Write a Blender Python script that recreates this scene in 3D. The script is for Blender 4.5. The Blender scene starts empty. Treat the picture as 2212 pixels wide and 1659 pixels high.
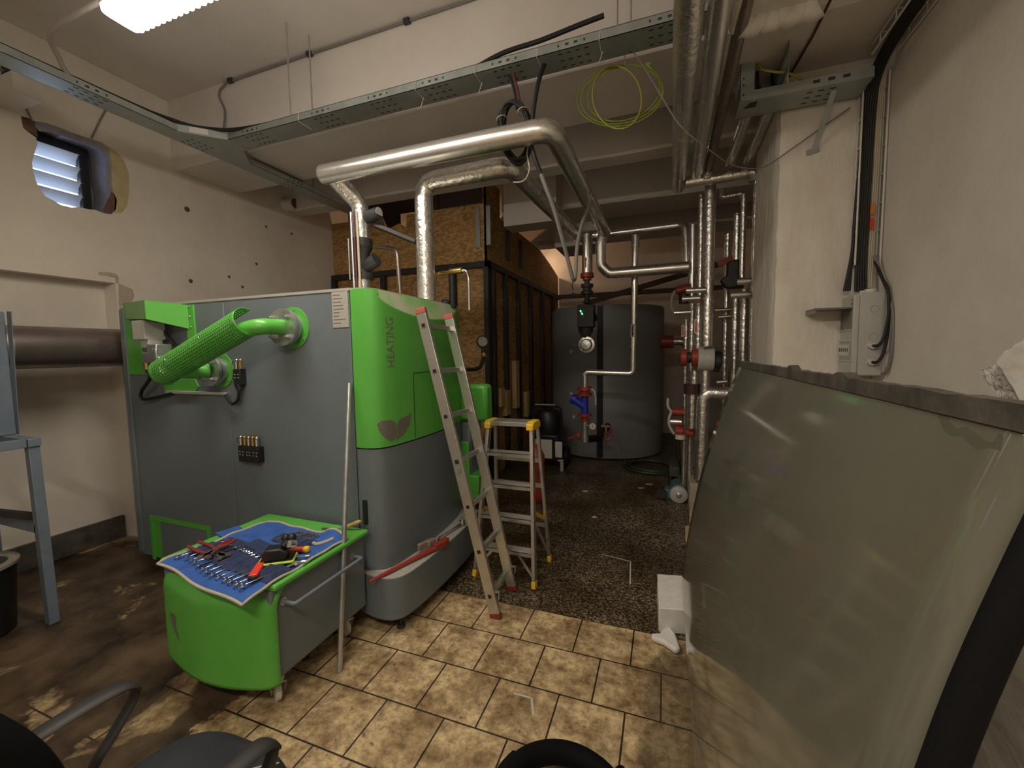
EXPO = 0.20
LAMP = 47.0
FILL_LAMP = 58.0
import bpy, bmesh, math, random
from mathutils import Vector, Matrix
random.seed(7)
SC = bpy.context.scene
COL = SC.collection
PI = math.pi
# ------------------------------------------------------------------ camera
CAM_H, FPX, CW, CH = 1.63, 899.5, 2212.0, 1659.0
PITCH, ROLL, YAW = math.radians(4.43), math.radians(-0.82), math.radians(20.2)
cyw, syw = math.cos(YAW), math.sin(YAW)
_f = Vector((-syw, cyw, 0)); _r = Vector((cyw, syw, 0)); _u = Vector((0, 0, 1))
_f2 = _f*math.cos(PITCH) - _u*math.sin(PITCH)
_u2 = _u*math.cos(PITCH) + _f*math.sin(PITCH)
_r3 = _r*math.cos(ROLL) + _u2*math.sin(ROLL)
_u3 = _u2*math.cos(ROLL) - _r*math.sin(ROLL)
EYE = Vector((0, 0, CAM_H))
cam_d = bpy.data.cameras.new('camera'); cam = bpy.data.objects.new('camera', cam_d); COL.objects.link(cam)
cam_d.sensor_fit = 'HORIZONTAL'; cam_d.sensor_width = 36.0; cam_d.lens = FPX/CW*36.0
cam_d.clip_start = 0.02; cam_d.clip_end = 100
mw = Matrix((( _r3.x, _u3.x, -_f2.x, EYE.x), (_r3.y, _u3.y, -_f2.y, EYE.y), (_r3.z, _u3.z, -_f2.z, EYE.z), (0, 0, 0, 1)))
cam.matrix_world = mw
SC.camera = cam
def ray(x, y): return _r3*((x-CW/2)/FPX) - _u3*((y-CH/2)/FPX) + _f2
def PZ(x, y, Z=0.0):
    d = ray(x, y); return EYE + d*((Z-CAM_H)/d.z)
def PX(x, y, X):
    d = ray(x, y); return EYE + d*(X/d.x)
def PY(x, y, Y):
    d = ray(x, y); return EYE + d*(Y/d.y)
V = Vector
# ------------------------------------------------------------------ materials
MATS = {}
def mat(name, col, rough=.5, metal=0., col2=None, nscale=6., lo=.35, hi=.65, bump=0., bscale=60., rvar=0., coat=0., stretch=(1,1,1), spec=.5, emit=None, estr=0., detail=5., bdist=.01):
    if name in MATS: return MATS[name]
    m = bpy.data.materials.new(name); m.use_nodes = True
    nt = m.node_tree; N = nt.nodes; L = nt.links
    b = N['Principled BSDF']
    b.inputs['Base Color'].default_value = (*col, 1); b.inputs['Roughness'].default_value = rough; b.inputs['Metallic'].default_value = metal
    b.inputs['Specular IOR Level'].default_value = spec
    if coat: b.inputs['Coat Weight'].default_value = coat; b.inputs['Coat Roughness'].default_value = .08
    if emit: b.inputs['Emission Color'].default_value = (*emit, 1); b.inputs['Emission Strength'].default_value = estr
    if col2 or bump or rvar:
        tc = N.new('ShaderNodeTexCoord'); mp = N.new('ShaderNodeMapping'); mp.inputs['Scale'].default_value = stretch
        L.new(tc.outputs['Object'], mp.inputs['Vector'])
    if col2 or rvar:
        n = N.new('ShaderNodeTexNoise'); n.inputs['Scale'].default_value = nscale; n.inputs['Detail'].default_value = detail; n.inputs['Roughness'].default_value = .6
        L.new(mp.outputs[0], n.inputs['Vector'])
    if col2:
        r = N.new('ShaderNodeValToRGB'); r.color_ramp.elements[0].position = lo; r.color_ramp.elements[1].position = hi
        r.color_ramp.elements[0].color = (*col, 1); r.color_ramp.elements[1].color = (*col2, 1)
        L.new(n.outputs['Fac'], r.inputs['Fac']); L.new(r.outputs['Color'], b.inputs['Base Color'])
    if rvar:
        mr = N.new('ShaderNodeMapRange'); mr.inputs['To Min'].default_value = max(0.02, rough-rvar); mr.inputs['To Max'].default_value = min(1, rough+rvar)
        mr.inputs['From Min'].default_value = .3; mr.inputs['From Max'].default_value = .7
        L.new(n.outputs['Fac'], mr.inputs['Value']); L.new(mr.outputs[0], b.inputs['Roughness'])
    if bump:
        n2 = N.new('ShaderNodeTexNoise'); n2.inputs['Scale'].default_value = bscale; n2.inputs['Detail'].default_value = 4
        L.new(mp.outputs[0], n2.inputs['Vector'])
        bp = N.new('ShaderNodeBump'); bp.inputs['Strength'].default_value = bump; bp.inputs['Distance'].default_value = bdist
        L.new(n2.outputs['Fac'], bp.inputs['Height']); L.new(bp.outputs[0], b.inputs['Normal'])
    MATS[name] = m
    return m

plaster = mat('plaster', (.66,.60,.53), .85, col2=(.74,.69,.61), nscale=1.6, bump=.25, bscale=9, bdist=.02)
plaster_ceiling = mat('plaster_ceiling', (.62,.57,.53), .9, col2=(.70,.66,.61), nscale=1.2, bump=.15, bscale=6, bdist=.02)
plaster_rough = mat('plaster_rough', (.68,.62,.54), .9, col2=(.76,.71,.63), nscale=4, bump=.55, bscale=6, bdist=.03, stretch=(1.8,1.8,.8))
dark_paint = mat('dark_skirting_paint', (.045,.04,.035), .5, col2=(.10,.09,.075), nscale=9, bump=.2)
brick_red = mat('bare_brick', (.11,.06,.045), .9, col2=(.17,.10,.075), nscale=30, bump=.6)
blue_render = mat('blue_grey_render', (.24,.24,.29), .9, col2=(.31,.31,.36), nscale=14, bump=.3)
yellow_patch = mat('yellowed_plaster', (.46,.38,.20), .9, col2=(.54,.47,.28), nscale=10, bump=.2)
grey_patch = mat('grey_filler', (.40,.34,.28), .9, col2=(.48,.42,.35), nscale=14, bump=.2)
black_frame = mat('black_window_frame', (.02,.02,.022), .5)
slat_metal = mat('louvre_slat', (.72,.74,.80), .5, metal=.0)
boiler_grey = mat('boiler_grey_powder_coat', (.145,.175,.195), .36, col2=(.16,.19,.21), nscale=3, bump=.07, bscale=420, bdist=.002)
boiler_grey_light = mat('boiler_galvanised_edge', (.55,.54,.50), .4, metal=.4)
boiler_green = mat('boiler_green_powder_coat', (.105,.43,.062), .32, col2=(.12,.475,.072), nscale=3, bump=.05, bscale=420, bdist=.002)
dusty_green = mat('dusty_green_ledge', (.22,.46,.15), .55, col2=(.46,.46,.33), nscale=4, lo=.40, hi=.58)
print_grey = mat('grey_print', (.165,.15,.12), .6)
label_paper = mat('label_paper', (.42,.41,.38), .6, col2=(.36,.35,.33), nscale=60)
black_plastic = mat('black_plastic', (.014,.014,.015), .42)
black_rubber = mat('black_rubber', (.010,.010,.011), .6, bump=.1, bscale=80)
foam_black = mat('black_foam_rubber', (.004,.004,.0045), .8, bump=.25, bscale=160, bdist=.003, spec=.15)
zinc = mat('zinc_plated_steel', (.62,.63,.64), .33, metal=.85, col2=(.48,.49,.50), nscale=18)
galv = mat('galvanised_tray', (.33,.37,.36), .42, metal=.55, col2=(.40,.44,.43), nscale=10, rvar=.08)
galv_dark = mat('slot_hole', (.03,.035,.034), .6)
alu = mat('brushed_aluminium', (.72,.71,.68), .34, metal=.9, col2=(.60,.59,.56), nscale=9, rvar=.08)
foil = mat('aluminium_foil_lagging', (.90,.89,.87), .26, metal=.93, col2=(.76,.75,.72), nscale=7, bump=.6, bscale=26, bdist=.012, rvar=.10)
foil_smooth = mat('smooth_foil_lagging', (.86,.85,.83), .28, metal=.93, col2=(.72,.71,.69), nscale=4, bump=.12, bscale=9, bdist=.01, rvar=.06)
red_plastic = mat('red_plastic', (.55,.045,.03), .42, col2=(.62,.06,.04), nscale=20)
maroon = mat('maroon_grip', (.20,.028,.022), .45, col2=(.26,.04,.03), nscale=20)
cap_red = mat('faded_red_cap', (.42,.10,.075), .5)
conduit_grey = mat('pale_conduit', (.42,.38,.35), .6)
red_paint = mat('red_valve_paint', (.30,.035,.024), .4, col2=(.36,.05,.03), nscale=30)
orange_red = mat('orange_red_plastic', (.85,.06,.035), .4)
yellow_plastic = mat('yellow_plastic', (.85,.55,.02), .45)
yellow_green = mat('yellow_green_insulation', (.23,.26,.025), .5, col2=(.13,.22,.015), nscale=40)
yellow_wire = mat('yellow_wire', (.34,.31,.04), .5)
white_plastic = mat('white_plastic', (.62,.60,.55), .45)
box_grey = mat('pale_grey_enclosure', (.46,.45,.42), .45, col2=(.49,.48,.45), nscale=5)
smoke_clear = mat('smoky_window', (.17,.17,.15), .2)
beige_cable = mat('beige_cable', (.50,.44,.32), .55)
grey_cable = mat('grey_cable', (.20,.19,.18), .5)
brown_cable = mat('dark_red_cable', (.10,.025,.025), .5)
blue_cloth = mat('blue_canvas', (.035,.12,.42), .85, col2=(.025,.085,.32), nscale=14, bump=.4, bscale=300, bdist=.002)
navy_pocket = mat('navy_pocket_cloth', (.018,.03,.09), .85, col2=(.03,.045,.12), nscale=24, bump=.5, bscale=120, bdist=.004)
cream_trim = mat('cream_braid', (.50,.44,.35), .9, bump=.5, bscale=200)
chrome = mat('chrome', (.75,.75,.74), .14, metal=1.)
tool_steel = mat('worn_tool_steel', (.20,.17,.14), .4, metal=.7, col2=(.30,.25,.21), nscale=40)
lime = mat('lime_plastic', (.55,.75,.05), .45)
wood_handle = mat('light_wood_handle', (.62,.36,.13), .5, col2=(.70,.43,.17), nscale=12, stretch=(1,1,6))
pine = mat('pine_plank', (.50,.34,.16), .6, col2=(.60,.43,.22), nscale=5, stretch=(4,.6,4))
dark_steel = mat('dark_steel_frame', (.022,.020,.020), .5, col2=(.035,.03,.028), nscale=14)
navy_tarp = mat('navy_tarpaulin', (.007,.009,.02), .6, bump=.4, bscale=6)
tank_skin = mat('dark_grey_tank_jacket', (.21,.213,.22), .5, col2=(.24,.243,.25), nscale=2, bump=.12, bscale=4, bdist=.02)
blue_paint = mat('blue_valve_paint', (.02,.04,.42), .4)
brass = mat('brass', (.55,.38,.14), .3, metal=.9)
cast_iron = mat('black_cast_iron', (.025,.025,.027), .5, col2=(.04,.04,.042), nscale=20)
teal = mat('teal_motor_paint', (.07,.14,.15), .5, col2=(.09,.17,.18), nscale=12)
green_hose = mat('green_hose', (.03,.05,.02), .5, col2=(.06,.08,.02), nscale=20)
concrete = mat('concrete', (.33,.28,.21), .85, col2=(.42,.36,.28), nscale=9, bump=.4, bscale=30)
styrofoam = mat('white_polystyrene', (.78,.76,.72), .8, col2=(.70,.68,.64), nscale=20, bump=.4, bscale=140, bdist=.004)
plaster_chunk = mat('plaster_board_slab', (.72,.69,.64), .85, col2=(.55,.50,.43), nscale=5, bump=.4, bscale=9, bdist=.02, stretch=(1,1,1.6))
crumbly = mat('crumbled_plaster', (.36,.33,.28), .95, col2=(.62,.59,.54), nscale=28, bump=1., bscale=40, bdist=.03)
stand_blue = mat('blue_grey_stand_paint', (.13,.165,.21), .45, col2=(.16,.20,.25), nscale=8)
bin_black = mat('black_bin_plastic', (.012,.012,.013), .4)
bin_rim = mat('dusty_bin_rim', (.22,.19,.15), .8, col2=(.27,.24,.19), nscale=12)
chair_cloth = mat('dark_chair_fabric', (.012,.014,.019), .8, col2=(.020,.023,.030), nscale=8, bump=.3, bscale=90, bdist=.003)
chair_back_cloth = mat('shaded_chair_fabric', (.003,.003,.003), 1., spec=.1)  # backrest cloth set near black, its shade is put into the colour
arm_plastic = mat('armrest_plastic', (.022,.020,.020), .55)
basket_white = mat('bright_basket_wire', (.72,.70,.66), .45)
duct_white = mat('white_duct_wrap', (.78,.75,.70), .75, col2=(.64,.60,.54), nscale=7, bump=.5, bscale=24, bdist=.01)
duct_board = mat('white_box_board', (.62,.58,.53), .8)
led_green = mat('green_indicator', (.02,.6,.08), .4, emit=(.05,1.,.15), estr=6.)
mill_steel = mat('heat_tinted_steel', (.34,.28,.26), .30, metal=.75, col2=(.22,.18,.17), nscale=2.4, rvar=.08)
weld_tint = mat('heat_tint_band', (.42,.30,.13), .35, metal=.8, col2=(.55,.52,.48), nscale=4)
brown_beam = mat('brown_beam', (.10,.07,.05), .7)

def osb_material():
    m = bpy.data.materials.new('oriented_strand_board'); m.use_nodes = True
    N = m.node_tree.nodes; L = m.node_tree.links; b = N['Principled BSDF']
    tc = N.new('ShaderNodeTexCoord')
    mp = N.new('ShaderNodeMapping'); mp.inputs['Scale'].default_value = (15,15,36); mp.inputs['Rotation'].default_value = (.5,.3,.6)
    L.new(tc.outputs['Object'], mp.inputs['Vector'])
    vo = N.new('ShaderNodeTexVoronoi'); vo.inputs['Scale'].default_value = 1.6
    L.new(mp.outputs[0], vo.inputs['Vector'])
    nz = N.new('ShaderNodeTexNoise'); nz.inputs['Scale'].default_value = 3.; nz.inputs['Detail'].default_value = 8
    L.new(tc.outputs['Object'], nz.inputs['Vector'])
    sp = N.new('ShaderNodeSeparateColor'); L.new(vo.outputs['Color'], sp.inputs[0])
    mx = N.new('ShaderNodeMath'); mx.operation = 'ADD'; L.new(sp.outputs[0], mx.inputs[0]); L.new(nz.outputs['Fac'], mx.inputs[1])
    hf = N.new('ShaderNodeMath'); hf.operation = 'MULTIPLY'; hf.inputs[1].default_value = .5; L.new(mx.outputs[0], hf.inputs[0])
    r = N.new('ShaderNodeValToRGB'); e = r.color_ramp.elements
    e[0].position = .2; e[0].color = (.25,.13,.045,1); e[1].position = .8; e[1].color = (.58,.36,.14,1)
    L.new(hf.outputs[0], r.inputs['Fac']); L.new(r.outputs[0], b.inputs['Base Color'])
    b.inputs['Roughness'].default_value = .7
    return m
osb = osb_material()

def floor_material():
    m = bpy.data.materials.new('stone_tile_floor'); m.use_nodes = True
    N = m.node_tree.nodes; L = m.node_tree.links; b = N['Principled BSDF']
    tc = N.new('ShaderNodeTexCoord'); W_ = .303; RH = .2955
    mp = N.new('ShaderNodeMapping'); mp.inputs['Location'].default_value = (-.003 + W_/2 + 40*W_, -1.819 + 40*RH, 0)
    L.new(tc.outputs['Object'], mp.inputs['Vector'])
    br = N.new('ShaderNodeTexBrick'); br.offset = .5; br.offset_frequency = 2; br.squash = 1
    br.inputs['Scale'].default_value = 1; br.inputs['Brick Width'].default_value = W_; br.inputs['Row Height'].default_value = RH
    br.inputs['Mortar Size'].default_value = .0042; br.inputs['Mortar Smooth'].default_value = .15; br.inputs['Bias'].default_value = 0
    br.inputs['Color1'].default_value = (.50,.40,.25,1); br.inputs['Color2'].default_value = (.58,.47,.30,1); br.inputs['Mortar'].default_value = (.03,.019,.010,1)
    L.new(mp.outputs[0], br.inputs['Vector'])
    def noise(sc, det=6, rough=.6, dist=0.):
        n = N.new('ShaderNodeTexNoise'); n.inputs['Scale'].default_value = sc; n.inputs['Detail'].default_value = det; n.inputs['Roughness'].default_value = rough; n.inputs['Distortion'].default_value = dist
        L.new(tc.outputs['Object'], n.inputs['Vector']); return n
    def ramp(src, a, ca, c, cc):
        r = N.new('ShaderNodeValToRGB'); r.color_ramp.elements[0].position = a; r.color_ramp.elements[1].position = c
        r.color_ramp.elements[0].color = (*ca,1); r.color_ramp.elements[1].color = (*cc,1); L.new(src, r.inputs['Fac']); return r
    def mix(fac, A, B, mode='MIX'):
        x = N.new('ShaderNodeMix'); x.data_type = 'RGBA'; x.blend_type = mode
        if isinstance(fac, float): x.inputs[0].default_value = fac
        else: L.new(fac, x.inputs[0])
        L.new(A, x.inputs[6])
        if isinstance(B, tuple): x.inputs[7].default_value = (*B, 1)
        else: L.new(B, x.inputs[7])
        return x.outputs[2]
    def math_(op, A, B=None, C=None):
        x = N.new('ShaderNodeMath'); x.operation = op
        for i, q in enumerate((A, B, C)):
            if q is None: continue
            if isinstance(q, (int, float)): x.inputs[i].default_value = q
            else: L.new(q, x.inputs[i])
        return x.outputs[0]
    mot = ramp(noise(24, 9, .72, .12).outputs['Fac'], .36, (.50,.44,.36), .62, (1.28,1.22,1.10))
    c = mix(1., br.outputs['Color'], mot.outputs[0], 'MULTIPLY')
    mot2 = ramp(noise(5.5, 5, .6).outputs['Fac'], .38, (.50,.43,.35), .60, (1.06,1.04,1.))
    c = mix(1., c, mot2.outputs[0], 'MULTIPLY')
    spots = ramp(noise(34, 3, .5).outputs['Fac'], .66, (0,0,0), .72, (1,1,1))
    c = mix(math_('MULTIPLY', spots.outputs[0], .75), c, (.10,.07,.04))
    sx = N.new('ShaderNodeSeparateXYZ'); L.new(tc.outputs['Object'], sx.inputs[0])
    gn = noise(2.6, 7, .7)
    gnf = math_('SUBTRACT', gn.outputs['Fac'], .5)
    # dried sludge left by water over the tiles on the boiler's ash side
    ed = math_('ADD', sx.outputs[0], math_('MULTIPLY', gnf, 1.5))
    ed = math_('ADD', ed, math_('MULTIPLY', sx.outputs[1], -.10))
    g1 = N.new('ShaderNodeMapRange'); g1.inputs['From Min'].default_value = -1.98; g1.inputs['From Max'].default_value = -2.04; L.new(ed, g1.inputs['Value'])
    sl = ramp(noise(3.2, 6, .6).outputs['Fac'], .36, (.020,.012,.006), .66, (.115,.075,.042))
    isl = N.new('ShaderNodeMapRange'); isl.inputs['From Min'].default_value = .545; isl.inputs['From Max'].default_value = .60
    L.new(noise(1.9, 5, .6, .4).outputs['Fac'], isl.inputs['Value'])
    gfac = math_('MULTIPLY', g1.outputs[0], math_('SUBTRACT', 1., math_('MULTIPLY', isl.outputs[0], .7)))
    c = mix(gfac, c, sl.outputs[0])
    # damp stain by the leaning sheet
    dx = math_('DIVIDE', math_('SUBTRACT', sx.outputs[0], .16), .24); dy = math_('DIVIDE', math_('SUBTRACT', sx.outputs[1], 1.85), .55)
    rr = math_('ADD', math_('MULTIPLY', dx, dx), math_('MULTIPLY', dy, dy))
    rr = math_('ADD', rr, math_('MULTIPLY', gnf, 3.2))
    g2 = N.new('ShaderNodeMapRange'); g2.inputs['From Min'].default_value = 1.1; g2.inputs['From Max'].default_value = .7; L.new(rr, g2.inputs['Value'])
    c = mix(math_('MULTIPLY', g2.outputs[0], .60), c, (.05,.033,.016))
    # dark splash on the tile by the chair
    ax = math_('DIVIDE', math_('ADD', sx.outputs[0], 1.15), .055); ay = math_('DIVIDE', math_('SUBTRACT', sx.outputs[1], 1.10), .10)
    ar = math_('ADD', math_('ADD', math_('MULTIPLY', ax, ax), math_('MULTIPLY', ay, ay)), math_('MULTIPLY', math_('SUBTRACT', noise(22, 3).outputs['Fac'], .5), 5.))
    g3 = N.new('ShaderNodeMapRange'); g3.inputs['From Min'].default_value = 1.; g3.inputs['From Max'].default_value = .8; L.new(ar, g3.inputs['Value'])
    c = mix(math_('MULTIPLY', g3.outputs[0], .85), c, (.07,.045,.03))
    L.new(c, b.inputs['Base Color'])
    ro = N.new('ShaderNodeMapRange'); ro.inputs['To Min'].default_value = .42; ro.inputs['To Max'].default_value = .68; L.new(mot.outputs[0], ro.inputs['Value'])
    rf = math_('SUBTRACT', ro.outputs[0], math_('MULTIPLY', gfac, .22))
    L.new(rf, b.inputs['Roughness'])
    bp = N.new('ShaderNodeBump'); bp.inputs['Strength'].default_value = .5; bp.inputs['Distance'].default_value = .004
    h = math_('SUBTRACT', math_('MULTIPLY', mot.outputs[0], .25), br.outputs['Fac'])
    L.new(h, bp.inputs['Height']); L.new(bp.outputs[0], b.inputs['Normal'])
    return m
floor_tiles = floor_material()

def terrazzo_material():
    m = bpy.data.materials.new('terrazzo_floor'); m.use_nodes = True
    N = m.node_tree.nodes; L = m.node_tree.links; b = N['Principled BSDF']
    tc = N.new('ShaderNodeTexCoord')
    vo = N.new('ShaderNodeTexVoronoi'); vo.inputs['Scale'].default_value = 100; L.new(tc.outputs['Object'], vo.inputs['Vector'])
    sp = N.new('ShaderNodeSeparateColor'); L.new(vo.outputs['Color'], sp.inputs[0])
    r = N.new('ShaderNodeValToRGB'); e = r.color_ramp.elements; e[0].position = .42; e[0].color = (.050,.040,.027,1); e[1].position = .90; e[1].color = (.36,.31,.22,1)
    L.new(sp.outputs[0], r.inputs['Fac'])
    nz = N.new('ShaderNodeTexNoise'); nz.inputs['Scale'].default_value = 1.7; nz.inputs['Detail'].default_value = 6; L.new(tc.outputs['Object'], nz.inputs['Vector'])
    r2 = N.new('ShaderNodeValToRGB'); f = r2.color_ramp.elements; f[0].position = .33; f[0].color = (.35,.27,.17,1); f[1].position = .68; f[1].color = (1.,.94,.82,1)
    L.new(nz.outputs['Fac'], r2.inputs['Fac'])
    mx = N.new('ShaderNodeMix'); mx.data_type = 'RGBA'; mx.blend_type = 'MULTIPLY'; mx.inputs[0].default_value = 1
    L.new(r.outputs[0], mx.inputs[6]); L.new(r2.outputs[0], mx.inputs[7])
    br = N.new('ShaderNodeTexBrick'); br.offset = 0.; br.inputs['Scale'].default_value = 1; br.inputs['Brick Width'].default_value = .30; br.inputs['Row Height'].default_value = .30
    br.inputs['Mortar Size'].default_value = .0018
    mp = N.new('ShaderNodeMapping'); mp.inputs['Location'].default_value = (12.1, 9.59, 0); L.new(tc.outputs['Object'], mp.inputs['Vector']); L.new(mp.outputs[0], br.inputs['Vector'])
    mj = N.new('ShaderNodeMix'); mj.data_type = 'RGBA'; L.new(br.outputs['Fac'], mj.inputs[0]); L.new(mx.outputs[2], mj.inputs[6]); mj.inputs[7].default_value = (.025,.018,.01,1)
    L.new(mj.outputs[2], b.inputs['Base Color'])
    rr = N.new('ShaderNodeMapRange'); rr.inputs['To Min'].default_value = .28; rr.inputs['To Max'].default_value = .6; L.new(nz.outputs['Fac'], rr.inputs['Value'])
    L.new(rr.outputs[0], b.inputs['Roughness'])
    return m
terrazzo = terrazzo_material()

def sheet_material():
    m = mat('grey_green_glossy_sheet', (.120,.112,.082), .09, col2=(.135,.135,.103), nscale=2.2, rvar=.03, spec=.85)
    return m
sheet_mat = sheet_material()
sheet_smear = mat('wiped_smear_on_sheet', (.095,.10,.075), .13, spec=.85)

# ------------------------------------------------------------------ mesh builder
ORG = {}
class MB:
    def __init__(s): s.v = []; s.f = []; s.mi = []; s.cur = 0
    def add(s, vs, fs):
        o = len(s.v); s.v += [Vector(p) for p in vs]; s.f += [tuple(i+o for i in f) for f in fs]; s.mi += [s.cur]*len(fs); return s
    def box(s, c, d, R=None):
        c = Vector(c); hx, hy, hz = d[0]/2, d[1]/2, d[2]/2
        P = [Vector((x,y,z)) for z in (-hz,hz) for y in (-hy,hy) for x in (-hx,hx)]
        if R is not None: P = [R @ p for p in P]
        return s.add([p+c for p in P], [(0,2,3,1),(4,5,7,6),(0,1,5,4),(2,6,7,3),(0,4,6,2),(1,3,7,5)])
    def bb(s, a, b):
        return s.box([(a[i]+b[i])/2 for i in range(3)], [abs(b[i]-a[i]) for i in range(3)])
    def bar(s, p0, p1, w, h, up=(0,0,1)):
        p0, p1 = Vector(p0), Vector(p1); d = (p1-p0).normalized(); u = Vector(up)
        x = d.cross(u)
        if x.length < 1e-4: x = d.cross(Vector((1,0,0)))
        x.normalize(); u = x.cross(d).normalized()
        P = [q + x*(sx*w/2) + u*(sy*h/2) for q in (p0,p1) for sx,sy in ((-1,-1),(1,-1),(1,1),(-1,1))]
        return s.add(P, [(3,2,1,0),(4,5,6,7),(0,1,5,4),(1,2,6,5),(2,3,7,6),(3,0,4,7)])
    def tube(s, pts, r, n=14, closed=False, cap=True, rs=None):
        pts = [Vector(p) for p in pts]; m = len(pts); T = []
        for i in range(m):
            if closed: t = pts[(i+1)%m]-pts[i-1]
            else: t = pts[min(i+1,m-1)]-pts[max(i-1,0)]
            T.append(t.normalized() if t.length > 1e-9 else Vector((0,0,1)))
        a = Vector((0,0,1)) if abs(T[0].z) < .9 else Vector((1,0,0))
        nrm = (a - T[0]*a.dot(T[0])).normalized(); rings = []; vs = []
        for i in range(m):
            if i: 
                nrm = nrm - T[i]*nrm.dot(T[i])
                nrm = nrm.normalized() if nrm.length > 1e-6 else T[i].orthogonal().normalized()
            bn = T[i].cross(nrm); rr = rs[i] if rs else r
            # keep the tube width through a mitre
            for k in range(n):
                an = 2*PI*k/n; vs.append(pts[i] + (nrm*math.cos(an)+bn*math.sin(an))*rr)
        fs = []
        for i in range(m if closed else m-1):
            j = (i+1)%m
            for k in range(n):
                l = (k+1)%n; fs.append((i*n+k, i*n+l, j*n+l, j*n+k))
        if cap and not closed:
            fs.append(tuple(range(n-1,-1,-1))); fs.append(tuple((m-1)*n+k for k in range(n)))
        return s.add(vs, fs)
    def cyl(s, p0, p1, r, r2=None, n=20, cap=True):
        return s.tube([p0,p1], r, n, cap=cap, rs=[r, r if r2 is None else r2])
    def lathe(s, prof, c=(0,0,0), ax=(0,0,1), n=24):
        c = Vector(c); ax = Vector(ax).normalized(); a = ax.orthogonal().normalized(); b = ax.cross(a); vs = []; fs = []
        for r,h in prof:
            for k in range(n):
                an = 2*PI*k/n; vs.append(c + ax*h + (a*math.cos(an)+b*math.sin(an))*max(r,1e-5))
        for i in range(len(prof)-1):
            for k in range(n):
                l = (k+1)%n; fs.append((i*n+k, i*n+l, (i+1)*n+l, (i+1)*n+k))
        return s.add(vs, fs)
    def prism(s, poly, ext):
        poly = [Vector(p) for p in poly]; e = Vector(ext); n = len(poly)
        return s.add(poly + [p+e for p in poly], [tuple(range(n-1,-1,-1)), tuple(range(n,2*n))] + [(i,(i+1)%n,n+(i+1)%n,n+i) for i in range(n)])
    def grid(s, fn, nu, nv):
        vs = [fn(i/nu, j/nv) for j in range(nv+1) for i in range(nu+1)]
        return s.add(vs, [(j*(nu+1)+i, j*(nu+1)+i+1, (j+1)*(nu+1)+i+1, (j+1)*(nu+1)+i) for j in range(nv) for i in range(nu)])
    def sphere(s, c, r, n=16, sc=(1,1,1)):
        c = Vector(c); 
        vs = [c+Vector((0,0,r*sc[2]))]; m = n//2
        for i in range(1,m):
            for k in range(n):
                t = PI*i/m; p = 2*PI*k/n
                vs.append(c+Vector((r*sc[0]*math.sin(t)*math.cos(p), r*sc[1]*math.sin(t)*math.sin(p), r*sc[2]*math.cos(t))))
        vs.append(c-Vector((0,0,r*sc[2]))); fs = []
        for k in range(n): fs.append((0,1+k,1+(k+1)%n))
        for i in range(m-2):
            for k in range(n): fs.append((1+i*n+k, 1+(i+1)*n+k, 1+(i+1)*n+(k+1)%n, 1+i*n+(k+1)%n))
        b = 1+(m-2)*n
        for k in range(n): fs.append((len(vs)-1, b+(k+1)%n, b+k))
        return s.add(vs, fs)
    def build(s, name, m, parent=None, bevel=0., solid=0., sub=0, flat=False, ang=35, org=None):
        me = bpy.data.meshes.new(name)
        if parent is not None: o0 = ORG[parent.name]
        elif org is not None: o0 = Vector(org)
        else:
            xs = [p.x for p in s.v]; ys = [p.y for p in s.v]; zs = [p.z for p in s.v]
            o0 = Vector(((min(xs)+max(xs))/2, (min(ys)+max(ys))/2, min(zs)))
        me.from_pydata([tuple(p-o0) for p in s.v], [], s.f)
        ms = m if isinstance(m, (list,tuple)) else [m]
        for q in ms: me.materials.append(q)
        for p, i in zip(me.polygons, s.mi): p.material_index = min(i, len(ms)-1)
        bm = bmesh.new(); bm.from_mesh(me); bmesh.ops.recalc_face_normals(bm, faces=bm.faces[:]); bm.to_mesh(me); bm.free()
        if not flat:
            me.polygons.foreach_set('use_smooth', [True]*len(me.polygons)); me.set_sharp_from_angle(angle=math.radians(ang))
        ob = bpy.data.objects.new(name, me); COL.objects.link(ob)
        if parent is not None: ob.parent = parent; ORG[ob.name] = o0
        else: ob.location = o0; ORG[ob.name] = o0
        if solid:
            q = ob.modifiers.new('thickness','SOLIDIFY'); q.thickness = solid; q.offset = 0
        if bevel:
            q = ob.modifiers.new('bevel','BEVEL'); q.width = bevel; q.segments = 2; q.limit_method = 'ANGLE'; q.angle_limit = math.radians(40)
        if sub:
            q = ob.modifiers.new('subdivision','SUBSURF'); q.levels = sub; q.render_levels = sub
        return ob
def tag(o, label, cat, group=None, kind=None):
    o['label'] = label; o['category'] = cat
    if group: o['group'] = group
    if kind: o['kind'] = kind
    return o
def thing(name, label, cat, loc, group=None):
    o = bpy.data.objects.new(name, None); COL.objects.link(o); o.location = Vector(loc); o.empty_display_size = .1
    ORG[o.name] = Vector(loc); return tag(o, label, cat, group)
def struct(o): o['kind'] = 'structure'; return o
def dup(root, loc, rz=None, label=None, group=None, scale=None):
    def cp(o, par):
        c = o.copy(); COL.objects.link(c)
        if par is not None: c.parent = par
        for ch in list(o.children): cp(ch, c)
        return c
    r = cp(root, None); r.location = Vector(loc)
    if rz is not None: r.rotation_euler = rz if hasattr(rz,'__len__') else (0,0,rz)
    if label: r['label'] = label
    if group: r['group'] = group
    if scale: r.scale = scale if hasattr(scale,'__len__') else (scale,)*3
    ORG[r.name] = Vector(loc)
    return r
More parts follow.
